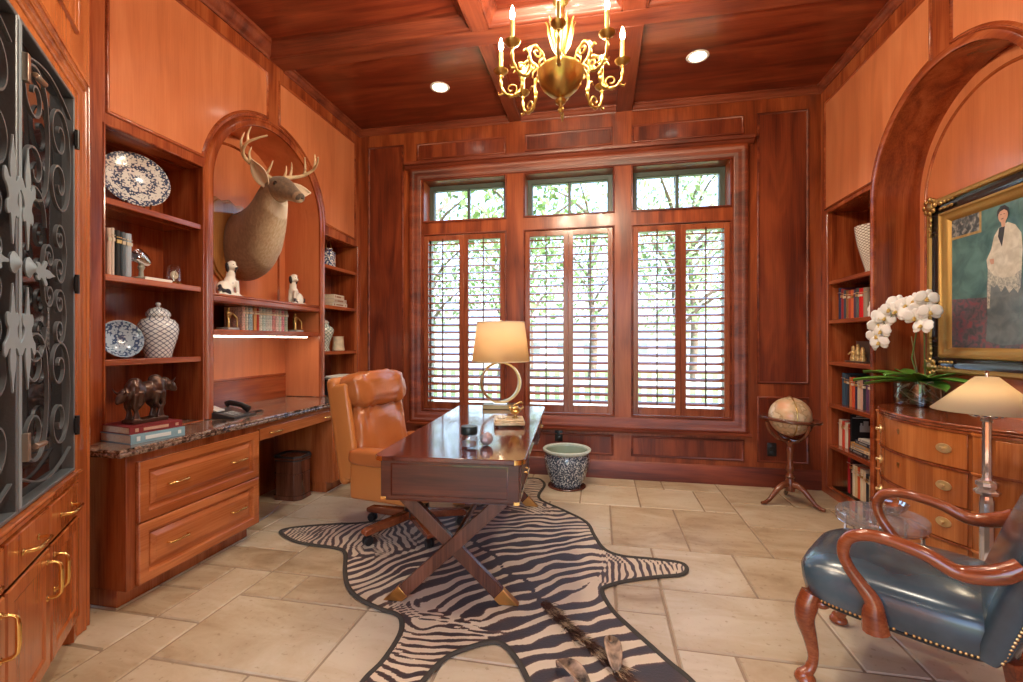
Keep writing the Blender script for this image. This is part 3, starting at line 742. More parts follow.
# iron grille doors
DKG = mat('dark_door_glass', C(.016,.017,.020), .06, coat=.3)
def ribbon(m, pts, th_=.006, dep=.011, y=.0):
    """flat bar on edge following pts in the (s, z) plane"""
    P_ = [Vector(p) for p in pts]; n = len(P_); vs = []; fs = []
    for i in range(n):
        d = (P_[min(i+1,n-1)] - P_[max(i-1,0)]).normalized(); nn = Vector((-d.y, d.x))*th_/2
        for q, w_ in ((nn, y), (nn, y+dep), (-nn, y+dep), (-nn, y)): vs.append((P_[i].x+q.x, w_, P_[i].y+q.y))
    for i in range(n-1):
        for k in range(4):
            j = (k+1)%4; fs.append((i*4+k, (i+1)*4+k, (i+1)*4+j, i*4+j))
    fs += [(0,1,2,3), ((n-1)*4+3,(n-1)*4+2,(n-1)*4+1,(n-1)*4)]
    m.add(vs, fs)
def spiral(cs, cz, r, a_end, turns, dirn, n=34):
    out = []
    for i in range(n+1):
        q = i/n; rr = r*(.16 + .84*q**.9); a = a_end - dirn*turns*2*PI*(1-q); out.append((cs+rr*math.cos(a), cz+rr*math.sin(a)))
    return out
def cscroll(s, zt, zb, r1, r2, side, turns=1.45, bow=.02):
    """C-scroll: spirals at zt (top) and zb (bottom) joined by a bow on one side"""
    a = 0 if side > 0 else PI
    top = spiral(s, zt, r1, a, turns, -side); bot = spiral(s, zb, r2, a, turns, side)
    p0, p1 = top[-1], bot[-1]; mid = [(lerp(p0[0], p1[0], q) + side*bow*math.sin(PI*q), lerp(p0[1], p1[1], q)) for q in [i/10 for i in range(1,10)]]
    return top + mid + bot[::-1]
def iron_leaf(s0, s1, hinge_right, lat):
    g = M(); g.box((s0,-.03,.745),(s1,-.026,2.315)); o_ = g.build('iron_door', DKG, t, smooth=0)
    m = M(); m.sweep(rectpath(s0,.745,s1,2.318), [(0,-.026),(0,.010),(.003,.012),(.011,.012),(.014,.010),(.014,-.026)], (0,0,0), (1,0,0), (0,0,1), (0,1,0)); m.build('frame', IRON, o_, smooth=0)
    q0 = s1-.018
    m = M(); m.box((q0,-.02,.76),(q0+.022,.0145,2.303))
    if hinge_right: m.build('meeting_bar', IRONL, o_, smooth=0, bevel=.002)
    a, b_ = s0+.03, s1-.03; w_ = b_-a; c1, c2 = a+w_*.26, a+w_*.75
    specs = [(c1,2.09,1.90,.112,.112,-1),(c2,2.13,1.88,.118,.118,-1),(c1,1.69,1.57,.058,.058,-1),(c1,1.44,1.33,.055,.055,-1),
             (c1,1.19,.98,.105,.10,-1),(c2,1.22,.97,.11,.105,-1),(c1+.115,1.60,1.46,.048,.048,1)]
    for s, zt, zb, r1, r2, sd in specs:
        m = M(); ribbon(m, cscroll(s, zt, zb, r1, r2, sd if hinge_right else -sd, bow=.015), .0075, .011, -.004); m.build('scroll', IRON, o_, smooth=40)
    for zc, d_ in ((2.24,1),(.82,-1)):    # bows at top and bottom
        m = M(); ribbon(m, [(a + w_*q, zc + d_*.06*math.sin(PI*q) - d_*.03) for q in [i/16 for i in range(17)]], .0055, .011, -.004); m.build('scroll', IRON, o_, smooth=40)
    for zc, d_ in ((1.70,1),(1.34,-1)):
        m = M(); ribbon(m, [(c2 + .10*math.cos(x), zc + d_*.12*math.sin(x)) for x in [PI*i/16 for i in range(17)]], .0055, .011, -.004); m.build('scroll', IRON, o_, smooth=40)
    # cut-plate lilies on the meeting side
    lc = s1-.055 if hinge_right else s0+.055
    def lily(cs, cz, k, ang):
        half = [(0,.19),(.010,.15),(.022,.115),(.026,.085),(.021,.062),(.034,.062),(.052,.080),(.066,.082),(.074,.066),(.070,.046),(.054,.036),(.040,.020),(.034,.0),(.048,-.012),(.052,-.032),(.040,-.046),(.022,-.042),(.014,-.062),(.008,-.10),(0,-.13)]
        pl = half + [(-x, y) for x, y in half[::-1][1:-1]]
        n_ = len(pl); sm_ = []
        for i in range(n_):
            A_, B_, C_, D_ = pl[i-1], pl[i], pl[(i+1)%n_], pl[(i+2)%n_]
            for u in (0, .25, .5, .75): sm_.append(tuple(.5*((2*B_[q]) + (C_[q]-A_[q])*u + (2*A_[q]-5*B_[q]+4*C_[q]-D_[q])*u*u + (3*B_[q]-A_[q]-3*C_[q]+D_[q])*u**3)*((.80, 1.0)[q]) for q in (0,1)))
        pl = sm_
        ca, sa = math.cos(ang), math.sin(ang)
        m_ = M(); m_.prism([(cs+k*(x*ca-y*sa), cz+k*(x*sa+y*ca)) for x, y in pl], (0,.012,0), (1,0,0), (0,0,1), (0,.006,0)); return m_
    for cz, an in ((1.72,0),(1.33,PI)): lily(lc, cz, 1.05, an).build('lily_ornament', IRONL, o_, smooth=0, bevel=.002)
    lily(lc-.11 if hinge_right else lc+.11, 1.53, .75, PI/2 if hinge_right else -PI/2).build('lily_ornament', IRONL, o_, smooth=0, bevel=.002)
    m = M(); m.lathe([(0,.0),(.032,.0),(.034,.006),(.022,.012),(.012,.020),(0,.022)], (0,0,0), 12); 
    for i in range(len(m.v)): v = m.v[i]; m.v[i] = Vector((lc+v.x, .014+v.z, 1.53+v.y))
    m.build('rosette', IRONL, o_, fix=True)
    if lat:
        for z in (2.165, .95):
            m = M(); m.box((s1-.035,.014,z-.045),(s1-.012,.030,z+.045)); m.tube([(s1-.05,.034,z-.005),(s1-.115,.040,z-.005)], .010, 10); m.build('latch', mat('steel_latch', C(.5,.42,.34), .3, .9), o_, bevel=.002)
    for z in (2.14, .935, 1.53):
        hs = s0+.001 if hinge_right else s1-.001
        m = M(); m.tube([(hs,.018,z-.04),(hs,.018,z+.04)], .009, 10); m.box((hs-.02,.0141,z-.03),(hs+.02,.018,z+.03)); m.build('hinge', BLACK, o_)
iron_leaf(.272, .838, True, True)
iron_leaf(.842, 1.335, False, False)
def remeshed(m, name, mats, parent, vox=.006, smooth=4):
    o = m.build(name, mats, parent)
    r = o.modifiers.new('remesh', 'REMESH'); r.mode = 'VOXEL'; r.voxel_size = vox; r.use_smooth_shade = True
    q = o.modifiers.new('smooth', 'SMOOTH'); q.iterations = smooth; q.factor = .5
    return o
def tilt(o, deg_y): 
    e = o.rotation_euler.copy(); e.y = math.radians(deg_y); o.rotation_euler = e
# ---- bookcase beside the iron grille
zA1, zA2, zA3, zC = 1.194, 1.636, 2.031, .7855
t = thing('platter', 'round blue and white flowered platter on the top shelf beside the iron grille', 'platter', (-2.60, 2.115, zA3+.172), math.radians(-26))
tilt(t, -15)
m = M(); m.T = Matrix.Diagonal((.94,.94,.96,1)); m.lathe([(0,0),(.10,.002),(.112,.010),(.168,.022),(.172,.026),(.168,.028),(.112,.015),(.10,.008),(0,.006)], (0,0,0), 48, 'X'); m.build('dish', PDISH, t, smooth=30)
t = thing('plate_stand', 'dark wooden easel stand holding the round flowered platter', 'plate stand', (-2.60, 2.115, zA3), math.radians(-26))
m = M()
for y in (-.055, .055): m.tube([(.075,y,.035),(.06,y,.012),(.03,y,.006),(-.03,y,.006),(-.05,y*.5,.16)], .005, 6)
m.tube([(-.03,-.055,.006),(-.03,.055,.006)], .005, 6); m.build('easel', DARKW, t)
sa = [(1.9155,.019,.245,(215,190,175),'white and red patterned'),(1.934,.014,.250,(225,215,205),'dotted cream'),(1.962,.026,.243,(30,33,36),'black'),(1.987,.018,.240,(95,110,122),'slate grey'),(2.016,.032,.238,(165,180,195),'pale blue grey')]
for i, (y, w_, h, c, cn) in enumerate(sa):
    book('%s upright book, %s from the iron grille on the second shelf down' % (cn, ORD[i]), 'books on the second shelf beside the grille', (-2.515, y, zA2), 0, w_, h, .17, c, 2, bandcol=cloth((200,190,170)) if i != 2 else None)
t = thing('silver_cup', 'small tilted silver and dark cup on a stand beside the pale blue grey book', 'cup', (-2.545, 2.105, zA2), 0)
m = M(); m.lathe([(0,0),(.034,0),(.034,.012),(.012,.02),(.010,.05),(.018,.07),(.012,.085),(0,.085)], (0,0,0), 16); m.build('stand', mat('green_onyx', C(.35,.38,.33), .3), t)
m = M(); m.T = Matrix.Translation((0,.0,.12)) @ Matrix.Rotation(math.radians(65), 4, 'X'); m.lathe([(0,-.05),(.022,-.045),(.036,-.01),(.042,.035),(.038,.04),(.03,-.005),(0,-.035)], (0,0,0), 20); m.build('bowl', CHROME, t)
t = thing('paper_stack', 'thin stack of papers lying on the shelf beneath the silver cup', 'papers', (-2.53, 2.17, zA2), .05)
m = M(); m.box((-.08,-.085,0),(.03,.09,.010)); m.box((-.075,-.08,.010),(.027,.088,.016)); m.build('sheets', WHITE, t)
t = thing('dome_clock', 'small clock under a glass dome on the second shelf beside the grille', 'clock', (-2.53, 2.292, zA2), 0)
m = M(); m.lathe([(0,0),(.042,0),(.044,.006),(.038,.012),(0,.012)], (0,0,0), 24); m.build('base', BRASS, t)
m = M(); m.lathe([(.037,.012),(.037,.075),(.034,.095),(.024,.11),(.010,.117),(0,.118)], (0,0,0), 24, close=False); m.build('glass_dome', ACRYL, t)
m = M(); m.lathe([(0,-.008),(.023,-.008),(.025,0),(.021,.006),(0,.006)], (.004,0,.052), 20, 'X'); m.lathe([(0,.012),(.006,.012),(.004,.03),(.008,.034),(0,.034)], (0,0,0), 8); m.build('dial', mat('clock_dial', C(.72,.62,.42), .4), t)
m = M(); m.box((.0105,-.001,.052),(.0115,.001,.070)); m.box((.0105,0,.051),(.0115,.013,.053)); m.build('hands', BLACK, t)
t = thing('porcelain_bowl', 'shallow blue porcelain bowl standing on edge beside the lattice jar', 'bowl', (-2.60, 2.035, zA1+.104), math.radians(-12)); tilt(t, -14)
m = M(); m.lathe([(0,-.035),(.035,-.035),(.037,-.028),(.075,-.012),(.102,.012),(.106,.02),(.102,.022),(.072,-.002),(.03,-.018),(0,-.02)], (0,0,0), 40, 'X'); m.build('dish', PBLUE, t, smooth=35)
t = thing('ginger_jar', 'large lidded porcelain jar with blue lattice pattern beside the blue bowl', 'jar', (-2.585, 2.24, zA1), 0)
m = M(); m.T = Matrix.Diagonal((.91,.91,.97,1)); m.lathe([(0,0),(.072,0),(.074,.008),(.078,.03),(.104,.12),(.112,.165),(.108,.20),(.090,.228),(.062,.24),(.060,.252),(0,.252)], (0,0,0), 40); m.build('body', PLAT, t, smooth=40)
m = M(); m.T = Matrix.Diagonal((.91,.91,.97,1)); m.lathe([(.066,.250),(.068,.258),(.066,.272),(.050,.292),(.022,.304),(.010,.308),(.010,.315),(.016,.323),(.012,.334),(0,.338)], (0,0,0), 32); m.build('lid', PLAT, t, smooth=40)
# books under the bronze
b1 = book('pale blue large book lying flat on the granite beneath the maroon one', 'large books under the bronze bulls', (-2.215, 1.925, zC), math.radians(-10), .045, .255, .25, (130,165,180), 1, flat=True, bandcol=cloth((215,225,225)))
b2 = book('maroon large book lying flat on top of the pale blue one', 'large books under the bronze bulls', (-2.228, 1.925, zC+.0455), math.radians(-11), .036, .245, .25, (120,40,42), 1, flat=True, bandcol=cloth((190,150,130)))
t = thing('bull_sculpture', 'dark bronze sculpture of two bulls back to back, on the large flat books', 'sculpture', (-2.335, 1.955, zC+.082), math.radians(-6))
m = M()
def quad_beast(m, y0, s, k=1.0, low=0):
    """stocky bull facing +Y*s"""
    q = lambda x, y, z: (x, y0+s*y*k, .012+z*k)
    E_ = lambda c, r, rot=None: m.ell(q(*c), [a*k for a in r], 14, 10, rot=rot)
    E_((0,.0,.125), (.040,.078,.044)); E_((0,.052,.138), (.044,.05,.054)); E_((0,-.06,.128), (.040,.042,.046)); E_((0,.045,.175), (.026,.04,.022))
    E_((0,.105,.15-low), (.026,.036,.032)); E_((.012,.14,.138-low), (.019,.026,.022)); E_((.016,.158,.126-low), (.013,.014,.014))
    for sx in (-1, 1):
        m.tube([q(sx*.018,.128,.156-low), q(sx*.040,.130,.166-low), q(sx*.050,.142,.186-low)], [.008*k,.006*k,.003*k], 6)
        E_((sx*.026,.118,.150-low), (.012,.007,.006))
        m.tube([q(sx*.024,.066,.12), q(sx*.026,.074,.065), q(sx*.026,.062,.04), q(sx*.026,.070,.0)], [.024*k,.014*k,.010*k,.013*k], 8)
        m.tube([q(sx*.024,-.070,.125), q(sx*.026,-.062,.075), q(sx*.026,-.088,.048), q(sx*.026,-.076,.0)], [.030*k,.018*k,.010*k,.013*k], 8)
    m.tube([q(0,-.10,.15), q(0,-.118,.12), q(0,-.116,.06)], [.009*k,.006*k,.008*k], 6)
quad_beast(m, .012, 1, 1.05, 0); quad_beast(m, -.022, -1, 1.0, .03)
m.box((-.045,-.115,0),(.045,.11,.018))
m.v = [Vector((v.x, v.y*.78, v.z*1.12)) for v in m.v]
remeshed(m, 'bulls', BRONZE, t, .005, 3)
# telephone
t = thing('telephone', 'black and silver desk telephone with cord on the granite, in the deer alcove', 'telephone', (-2.43, 2.62, zC), .1)
m = M(); m.prism([(-.10,0),(.11,0),(.11,.012),(-.10,.05)], (0,-.12,.0), (1,0,0), (0,0,1), (0,.22,0)); m.build('body', mat('dark_grey_plastic', C(.03,.03,.034), .3), t, bevel=.004)
m = M(); m.prism([(-.095,.052),(-.02,.040),(-.02,.050),(-.095,.075)], (0,-.11,0), (1,0,0), (0,0,1), (0,.075,0)); m.build('display', mat('silver_plastic', C(.62,.62,.62), .3, .4), t, bevel=.003)
m = M(); m.tube([(-.085,.065,.068),(-.06,.064,.082),(.03,.062,.066),(.08,.062,.036)], [.024,.018,.018,.024], 12, flat=.7); m.build('handset', BLACK, t)
m = M(); 
for i in range(4):
    for j in range(3): m.box((.005+i*.022,-.08+j*.03,.030-i*.006),(.020+i*.022,-.058+j*.03,.036-i*.006))
m.build('keypad', mat('grey_keys', C(.4,.4,.4), .5), t)
m = M(); m.tube([(.06+.008*math.cos(a)+a*.0006, .10+.0022*a, .010+.006*math.sin(a)) for a in [i*.5 for i in range(90)]], .0028, 5); m.build('cord', BLACK, t)

# ---- alcove shelf: books, bookends, spaniels
zN1, zN2 = 1.3685, 1.6065
nb = [(2.888,.026,.205,(225,180,165),'pale pink'),(2.918,.024,.207,(205,205,190),'cream'),(2.957,.040,.212,(160,185,195),'pale blue'),(3.002,.028,.196,(200,150,95),'tan'),
      (3.028,.018,.196,(170,50,40),'red'),(3.058,.026,.205,(215,215,205),'ivory'),(3.092,.034,.206,(185,205,200),'pale green'),(3.128,.030,.206,(200,205,200),'light grey'),
      (3.164,.036,.208,(205,210,205),'white'),(3.203,.034,.205,(205,140,140),'rose'),(3.240,.030,.205,(225,200,195),'blush'),(3.274,.028,.208,(205,215,205),'mint'),(3.308,.034,.207,(215,140,155),'pink'),(3.348,.036,.207,(165,185,170),'sage')]
PATT = {}
def patterned(c):
    if c not in PATT:
        r, g, b_ = srgb(*c)[:3]; PATT[c] = porcelain('patterned_cloth', 'floral', C(r,g,b_), C(r*.62,g*.66,b_*.68), 120, .60); bsdf(PATT[c]).inputs['Roughness'].default_value = .6; bsdf(PATT[c]).inputs['Coat Weight'].default_value = 0
    return PATT[c]
for i, (y, w_, h, c, cn) in enumerate(nb):
    book('%s clothbound book, %s from the left in the row between bronze bookends' % (cn, ORD[i]), 'clothbound books under the deer', (-2.57, y, zN1), 0, w_, min(h,.172), .16, c, 2, patt=patterned(c) if i not in (3,4) else None, bandcol=cloth((235,220,190)))
def bookend(label, y, flip):
    t = thing('bookend', label, 'bookend', (-2.575, y, zN1), 0, 'bronze figure bookends')
    m = M(); m.box((-.05,-.05,0),(.05,.05,.016)); m.build('base', mat('grey_marble', C(.32,.31,.31), .25, var=.3, vscale=30), t, bevel=.003)
    m = M(); m.k = 0
    m.tube([(.012,-.012,.016),(.012,-.010,.05),(.004,-.004,.085)], [.014,.010,.013], 8); m.tube([(-.012,.010,.016),(-.012,.008,.05),(-.002,-.002,.085)], [.014,.010,.013], 8)
    m.tube([(0,-.002,.08),(.004,0,.105),(.004,-.004,.126),(.004,-.004,.134)], [.016,.020,.021,.010], 10); m.ell((.006,-.004,.147), (.011,.011,.014), 10, 8)
    m.tube([(.004,-.022,.126),(.022,-.034,.108),(.038,-.02,.115)], [.008,.007,.006], 8); m.tube([(.004,.014,.126),(.018,.034,.108),(.030,.048,.085)], [.008,.007,.006], 8)
    m.tube([(.030,.048,.085),(.03,.048,.02)], [.006,.006], 8)
    remeshed(m, 'figure', OLDBRASS, t, .004, 2)
    return t
bookend('bronze standing figure bookend at the left end of the clothbound row', 2.745, 1)
bookend('bronze standing figure bookend at the right end of the clothbound row', 3.455, -1)
def spaniel_mat():
    m = bpy.data.materials.new('spotted_china'); t, N, K = nt(m); p = bsdf(m); tc = N.new('ShaderNodeTexCoord')
    v = N.new('ShaderNodeTexNoise'); v.inputs['Scale'].default_value = 13; v.inputs['Detail'].default_value = 1; K.new(tc.outputs['Object'], v.inputs['Vector'])
    r = ramp(N, [(.60, C(.80,.77,.70)), (.625, C(.03,.035,.05))]); K.new(v.outputs['Fac'], r.inputs['Fac']); K.new(r.outputs['Color'], p.inputs['Base Color']); p.inputs['Roughness'].default_value = .15; p.inputs['Coat Weight'].default_value = .5; return m
SPAN = spaniel_mat()
def spaniel(label, y, s):
    """sitting spaniel looking into the room, body turned along the shelf towards +Y*s"""
    t = thing('china_dog', label, 'figurine', (-2.565, y, zN2), 0, 'china spaniels')
    m = M(); f = lambda x, yy, z: (x, s*yy, z)
    m.ell(f(0,-.030,.052), (.046,.062,.052)); m.ell(f(0,.012,.095), (.040,.040,.062), rot=Matrix.Rotation(-s*.35, 3, 'X')); m.ell(f(0,.022,.150), (.030,.030,.045))
    m.ell(f(.004,.022,.212), (.036,.034,.036)); m.ell(f(.036,.024,.202), (.020,.018,.016)); m.ell(f(.012,.022,.236), (.026,.026,.016))
    for q in (-1, 1):
        m.tube([f(.022*q+.01,.036,.11), f(.024*q+.012,.046,.05), f(.024*q+.014,.046,.01), f(.024*q+.028,.052,.006)], [.018,.013,.012,.010], 8)
        m.ell(f(.030*q,-.030,.034), (.022,.042,.034)); m.ell(f(.030*q+.01,.012,.012), (.014,.034,.012))
    m.tube([f(0,-.085,.02), f(.02,-.098,.03), f(.03,-.088,.055)], [.014,.013,.008], 8)
    m.box((-.05,-.095,0),(.06,.075,.008))
    o = remeshed(m, 'body', SPAN, t, .005, 3)
    for q in (-1, 1):
        e = M(); e.ell((.004,.022*s+q*.036,.200), (.016,.009,.034), rot=Matrix.Rotation(-q*.15, 3, 'X')); e.build('ear', mat('glazed_black', C(.03,.03,.035), .15, coat=.5), t)
        e = M(); e.ell((.034,.022*s+q*.013,.222), (.004,.004,.004), 8, 6); e.build('eye', BLACK, t)
    e = M(); e.ell((.055,.024*s,.204), (.005,.006,.004), 8, 6); e.build('nose', BLACK, t)
spaniel('white china spaniel with black patches, left one below the mounted deer', 2.735, 1)
spaniel('white china spaniel with black patches, right one below the mounted deer', 3.44, -1)

# ---- bookcase in the corner
zB1, zB2, zB3 = 1.1945, 1.6265, 2.0025
t = thing('tea_caddy', 'blue and white square jar with wire handle on the top corner shelf', 'jar', (-2.60, 3.99, zB3), .15)
m = M(); m.rbox((0,0,.082), (.105,.105,.164), .02); m.lathe([(.03,.16),(.03,.178),(.036,.18),(.034,.19),(0,.19)], (0,0,0), 20); m.build('body', PFLOR, t)
m = M(); m.tube([(0,-.05,.165)] + [(0,-.055*math.cos(a), .19+.075*math.sin(a)) for a in [PI*i/12 for i in range(13)]] + [(0,.05,.165)], .003, 6); m.build('wire_handle', OLDBRASS, t)
for i, (c, cn, th_, ln, dx) in enumerate((((205,200,190),'off white',.034,.24,0),((190,180,170),'pale grey',.038,.22,.005),((215,205,190),'cream',.042,.20,-.01))):
    z = zB2 + [0,.0345,.073][i]
    book('%s book lying flat, %s of three stacked on the corner shelf' % (cn, ['lowest','middle','topmost'][i]), 'flat books on the corner shelf', (-2.51+dx, 4.04, z), .05*i-.03, th_, ln, .17, c, 1, flat=True, bandcol=cloth((150,110,90)))
t = thing('lattice_vase', 'tall lidded vase with pale green lattice beside the cream mug', 'vase', (-2.61, 3.93, zB1), 0)
m = M(); m.lathe([(0,0),(.05,0),(.052,.01),(.044,.03),(.052,.08),(.082,.16),(.09,.195),(.078,.225),(.045,.245),(.04,.262),(.044,.268),(0,.268)], (0,0,0), 32); m.build('body', porcelain('green_lattice_glaze', 'lattice', C(.62,.68,.62), C(.08,.16,.14), 12, .10), t, smooth=40)
m = M(); m.lathe([(.044,.268),(.046,.275),(.03,.292),(.008,.298),(.012,.308),(0,.314)], (0,0,0), 24); m.build('lid', CHINA, t)
t = thing('stoneware_mug', 'cream stoneware mug on the corner shelf beside the lattice vase', 'mug', (-2.55, 4.075, zB1), 0)
m = M(); m.lathe([(0,0),(.056,0),(.06,.006),(.052,.07),(.050,.135),(.054,.142),(.048,.142),(.045,.02),(0,.015)], (0,0,0), 28); m.build('body', mat('cream_stoneware', C(.62,.52,.37), .35, var=.18, vscale=25), t, smooth=40)
m = M(); m.tube([(0,.050,.115),(0,.078,.115),(0,.088,.08),(0,.078,.045),(0,.054,.035)], .008, 8); m.build('handle', mat('cream_glaze', C(.60,.50,.36), .3), t)
t = thing('file_box', 'black desk file box on the corner counter behind the leather chair', 'box', (-2.52, 4.00, zC), 0)
m = M(); m.box((-.16,-.25,0),(.13,-.238,.15)); m.box((-.16,.238,0),(.13,.25,.15)); m.box((-.16,-.25,0),(-.15,.25,.15))
for z in (0, .05, .10, .142): m.box((-.16,-.25,z),(.13,.25,z+.008))
m.build('tray_frame', BLACK, t, bevel=.002)
t = thing('loose_papers', 'white papers lying on top of the black file box', 'papers', (-2.50, 4.06, zC+.1505), .1)
m = M(); m.box((-.11,-.14,0),(.11,.14,.010)); m.box((-.10,-.13,.010),(.118,.145,.018)); m.build('sheets', WHITE, t)

# ---------------------------------------------------------------- mounted deer
def deer():
    t = thing('mounted_deer', 'mounted white-tailed deer head with antlers on a wooden shield in the arched alcove', 'deer mount', (XN, 3.03, 2.05), world=True)
    sh = [(a*1.12-.02*0, b*1.06) for a, b in [(0,.31),(.06,.285),(.11,.30),(.15,.27),(.165,.20),(.155,.10),(.175,.0),(.165,-.12),(.12,-.23),(.05,-.30),(0,-.335)]]
    pl = sh + [(-x, z) for x, z in sh[::-1][1:-1]]
    m = M(); m.prism(pl, (XN, 3.0, 2.05), (0,1,0), (0,0,1), (.022,0,0)); m.prism([(x*.93, z*.94) for x, z in pl], (XN+.022, 3.0, 2.05), (0,1,0), (0,0,1), (.014,0,0))
    m.build('shield', wood('plaque_oak', C(.22,.09,.025), C(.36,.16,.05), C(.5,.26,.09), 'Z', .25, .4), t, bevel=.005)
    fur = bpy.data.materials.new('deer_fur'); tr_, N, K = nt(fur); p = bsdf(fur)
    at = N.new('ShaderNodeAttribute'); at.attribute_name = 'tone'; tc = N.new('ShaderNodeTexCoord')
    n = N.new('ShaderNodeTexNoise'); n.inputs['Scale'].default_value = 1; n.inputs['Detail'].default_value = 6
    mp = N.new('ShaderNodeMapping'); mp.inputs['Scale'].default_value = (55, 120, 28); K.new(tc.outputs['Object'], mp.inputs['Vector']); K.new(mp.outputs[0], n.inputs['Vector'])
    s = math_(N, K, 'MULTIPLY_ADD', n.outputs['Fac'], .42, at.outputs['Fac']); s = math_(N, K, 'ADD', s, -.21)
    r = ramp(N, [(.0, C(.035,.022,.015)), (.22, C(.12,.072,.042)), (.5, C(.27,.165,.092)), (.78, C(.50,.37,.235)), (1.0, C(.74,.66,.54))])
    K.new(s, r.inputs['Fac']); K.new(r.outputs['Color'], p.inputs['Base Color']); p.inputs['Roughness'].default_value = .75; p.inputs['Sheen Weight'].default_value = .25
    b = N.new('ShaderNodeBump'); b.inputs['Strength'].default_value = .45; b.inputs['Distance'].default_value = .006; K.new(n.outputs['Fac'], b.inputs['Height']); K.new(b.outputs['Normal'], p.inputs['Normal'])
    # cross sections from shield to nose: centre, tilt, half width, half height
    def C_(x, y, z): return (x, y, z)
    raw = [((-2.798,3.065,2.030), 0, .128, .252),((-2.720,3.060,2.025), 4, .146, .268),((-2.620,3.035,2.045), 14, .144, .258),((-2.531,2.995,2.088), 26, .134, .226),((-2.457,2.955,2.145), 36, .120, .182),
           ((-2.396,2.925,2.218), 46, .103, .146),((-2.349,2.900,2.293), 52, .090, .118),((-2.312,2.885,2.349), 40, .082, .104),((-2.275,2.872,2.378), 8, .080, .094),((-2.235,2.858,2.378), -14, .078, .088),
           ((-2.190,2.845,2.362), -22, .066, .076),((-2.145,2.832,2.338), -26, .050, .060),((-2.105,2.820,2.315), -28, .041, .048),((-2.070,2.810,2.295), -28, .037, .041),((-2.045,2.803,2.282), -28, .032, .034),((-2.032,2.800,2.275), -28, .018, .018)]
    # refine by Catmull-Rom
    def cr(a, b, c, d, q): return .5*((2*b) + (-a+c)*q + (2*a-5*b+4*c-d)*q*q + (-a+3*b-3*c+d)*q**3)
    secs = []; tones = []
    flat = [Vector((*c, ti, w_, h)) if False else (list(c)+[ti, w_, h]) for c, ti, w_, h in raw]
    nsub, NS = 4, 36; fine = []
    for i in range(len(flat)-1):
        g = [flat[max(0,i-1)], flat[i], flat[i+1], flat[min(len(flat)-1,i+2)]]
        for q in range(nsub): fine.append([cr(*[g[j][k] for j in range(4)], q/nsub) for k in range(6)])
    fine.append(flat[-1])
    yaw = Vector((-.0,-.30,0))
    for idx, (x, y, z, ti, w_, h) in enumerate(fine):
        a_ = math.radians(ti); hv = Vector((-math.sin(a_), 0, math.cos(a_))); wv = Vector((.28,.96,0)) if x > -2.5 else Vector((.15,.99,0))
        secs.append(((x,y,z), wv*w_, hv*h))
        for k in range(NS):
            up = math.sin(2*PI*k/NS); u = x
            if u < -2.36: tn = .46 + .02*up - (.12 if up > .6 else 0) + (.42*max(0, -up-.25)/.75 if u > -2.56 else .15*max(0,-up-.2))
            elif u < -2.27: tn = .40 - .10*max(0,up) + .85*max(0, -up-.1)
            elif u < -2.12: tn = .27 - .08*up + .62*max(0, -up-.35)
            elif u < -2.045: tn = .20 + .75*max(0, -up-.1)
            else: tn = .04 + (.8 if up < -.55 and u < -2.03 else 0)
            if -2.075 < u < -2.045: tn = .45 + .3*max(0,-up)
            tones.append(tn)
    m = M(); m.loft(secs, NS)
    body = m.build('head', fur, t, smooth=80, att={'tone': tones})
    eyeb = mat('glass_eye', C(.012,.008,.006), .05, coat=1)
    wv, nv = Vector((.28,.96,0)), Vector((.96,-.28,0))
    for s_ in (-1, 1):
        e = M(); c = Vector((-2.215,2.852,2.397)) + wv*.066*s_
        e.ell(c, (.017,.014,.017), 14, 10); e.build('eye', eyeb, t)
        # ears: cupped leaf shapes
        base = Vector((-2.30,2.88,2.398)) + wv*.060*s_; out = Vector((.60,.62,.04)) if s_ > 0 else (-wv*.50 + Vector((-.06,0,.72)))
        out.normalize(); side = Vector((-.25,0,1)) if s_ > 0 else Vector((1,0,.15)); side = (side - out*side.dot(out)).normalized(); nrm = out.cross(side)
        ln = .185; vs = []
        e = M()
        def efn(u_, v_):
            wd = .056*math.sin(PI*min(1, u_*.92+.10))**.8; q = (v_-.5)*2
            return base + out*ln*u_ + side*wd*q + nrm*(.030*(q*q)*(-1 if s_ > 0 else 1)*(1-u_*.4))*(-1)
        e.grid(14, 9, efn)
        e2 = e.build('ear', mat('ear_fur', C(.62,.50,.38), .8, bump=.3, bscale=150), t, smooth=80)
        so = e2.modifiers.new('solid', 'SOLIDIFY'); so.thickness = .008; so.offset = 0
    e = M(); e.ell((-2.042,2.803,2.286), (.016,.025,.015), 14, 10, rot=Matrix.Rotation(-.28, 3, 'Z')); e.build('nose', mat('wet_nose', C(.03,.025,.025), .25), t)
    bone = mat('antler', C(.62,.47,.29), .45, var=.3, vscale=14, bump=.3, bscale=60)
    def smoothpath(pts, n=5):
        P_ = [Vector(p) for p in pts]; out = []
        for i in range(len(P_)-1):
            a, b_, c, d = P_[max(0,i-1)], P_[i], P_[i+1], P_[min(len(P_)-1,i+2)]
            for q in range(n): out.append(Vector([cr(a[k], b_[k], c[k], d[k], q/n) for k in range(3)]))
        out.append(P_[-1]); return out
    base0 = Vector((-2.29,2.875,2.452))
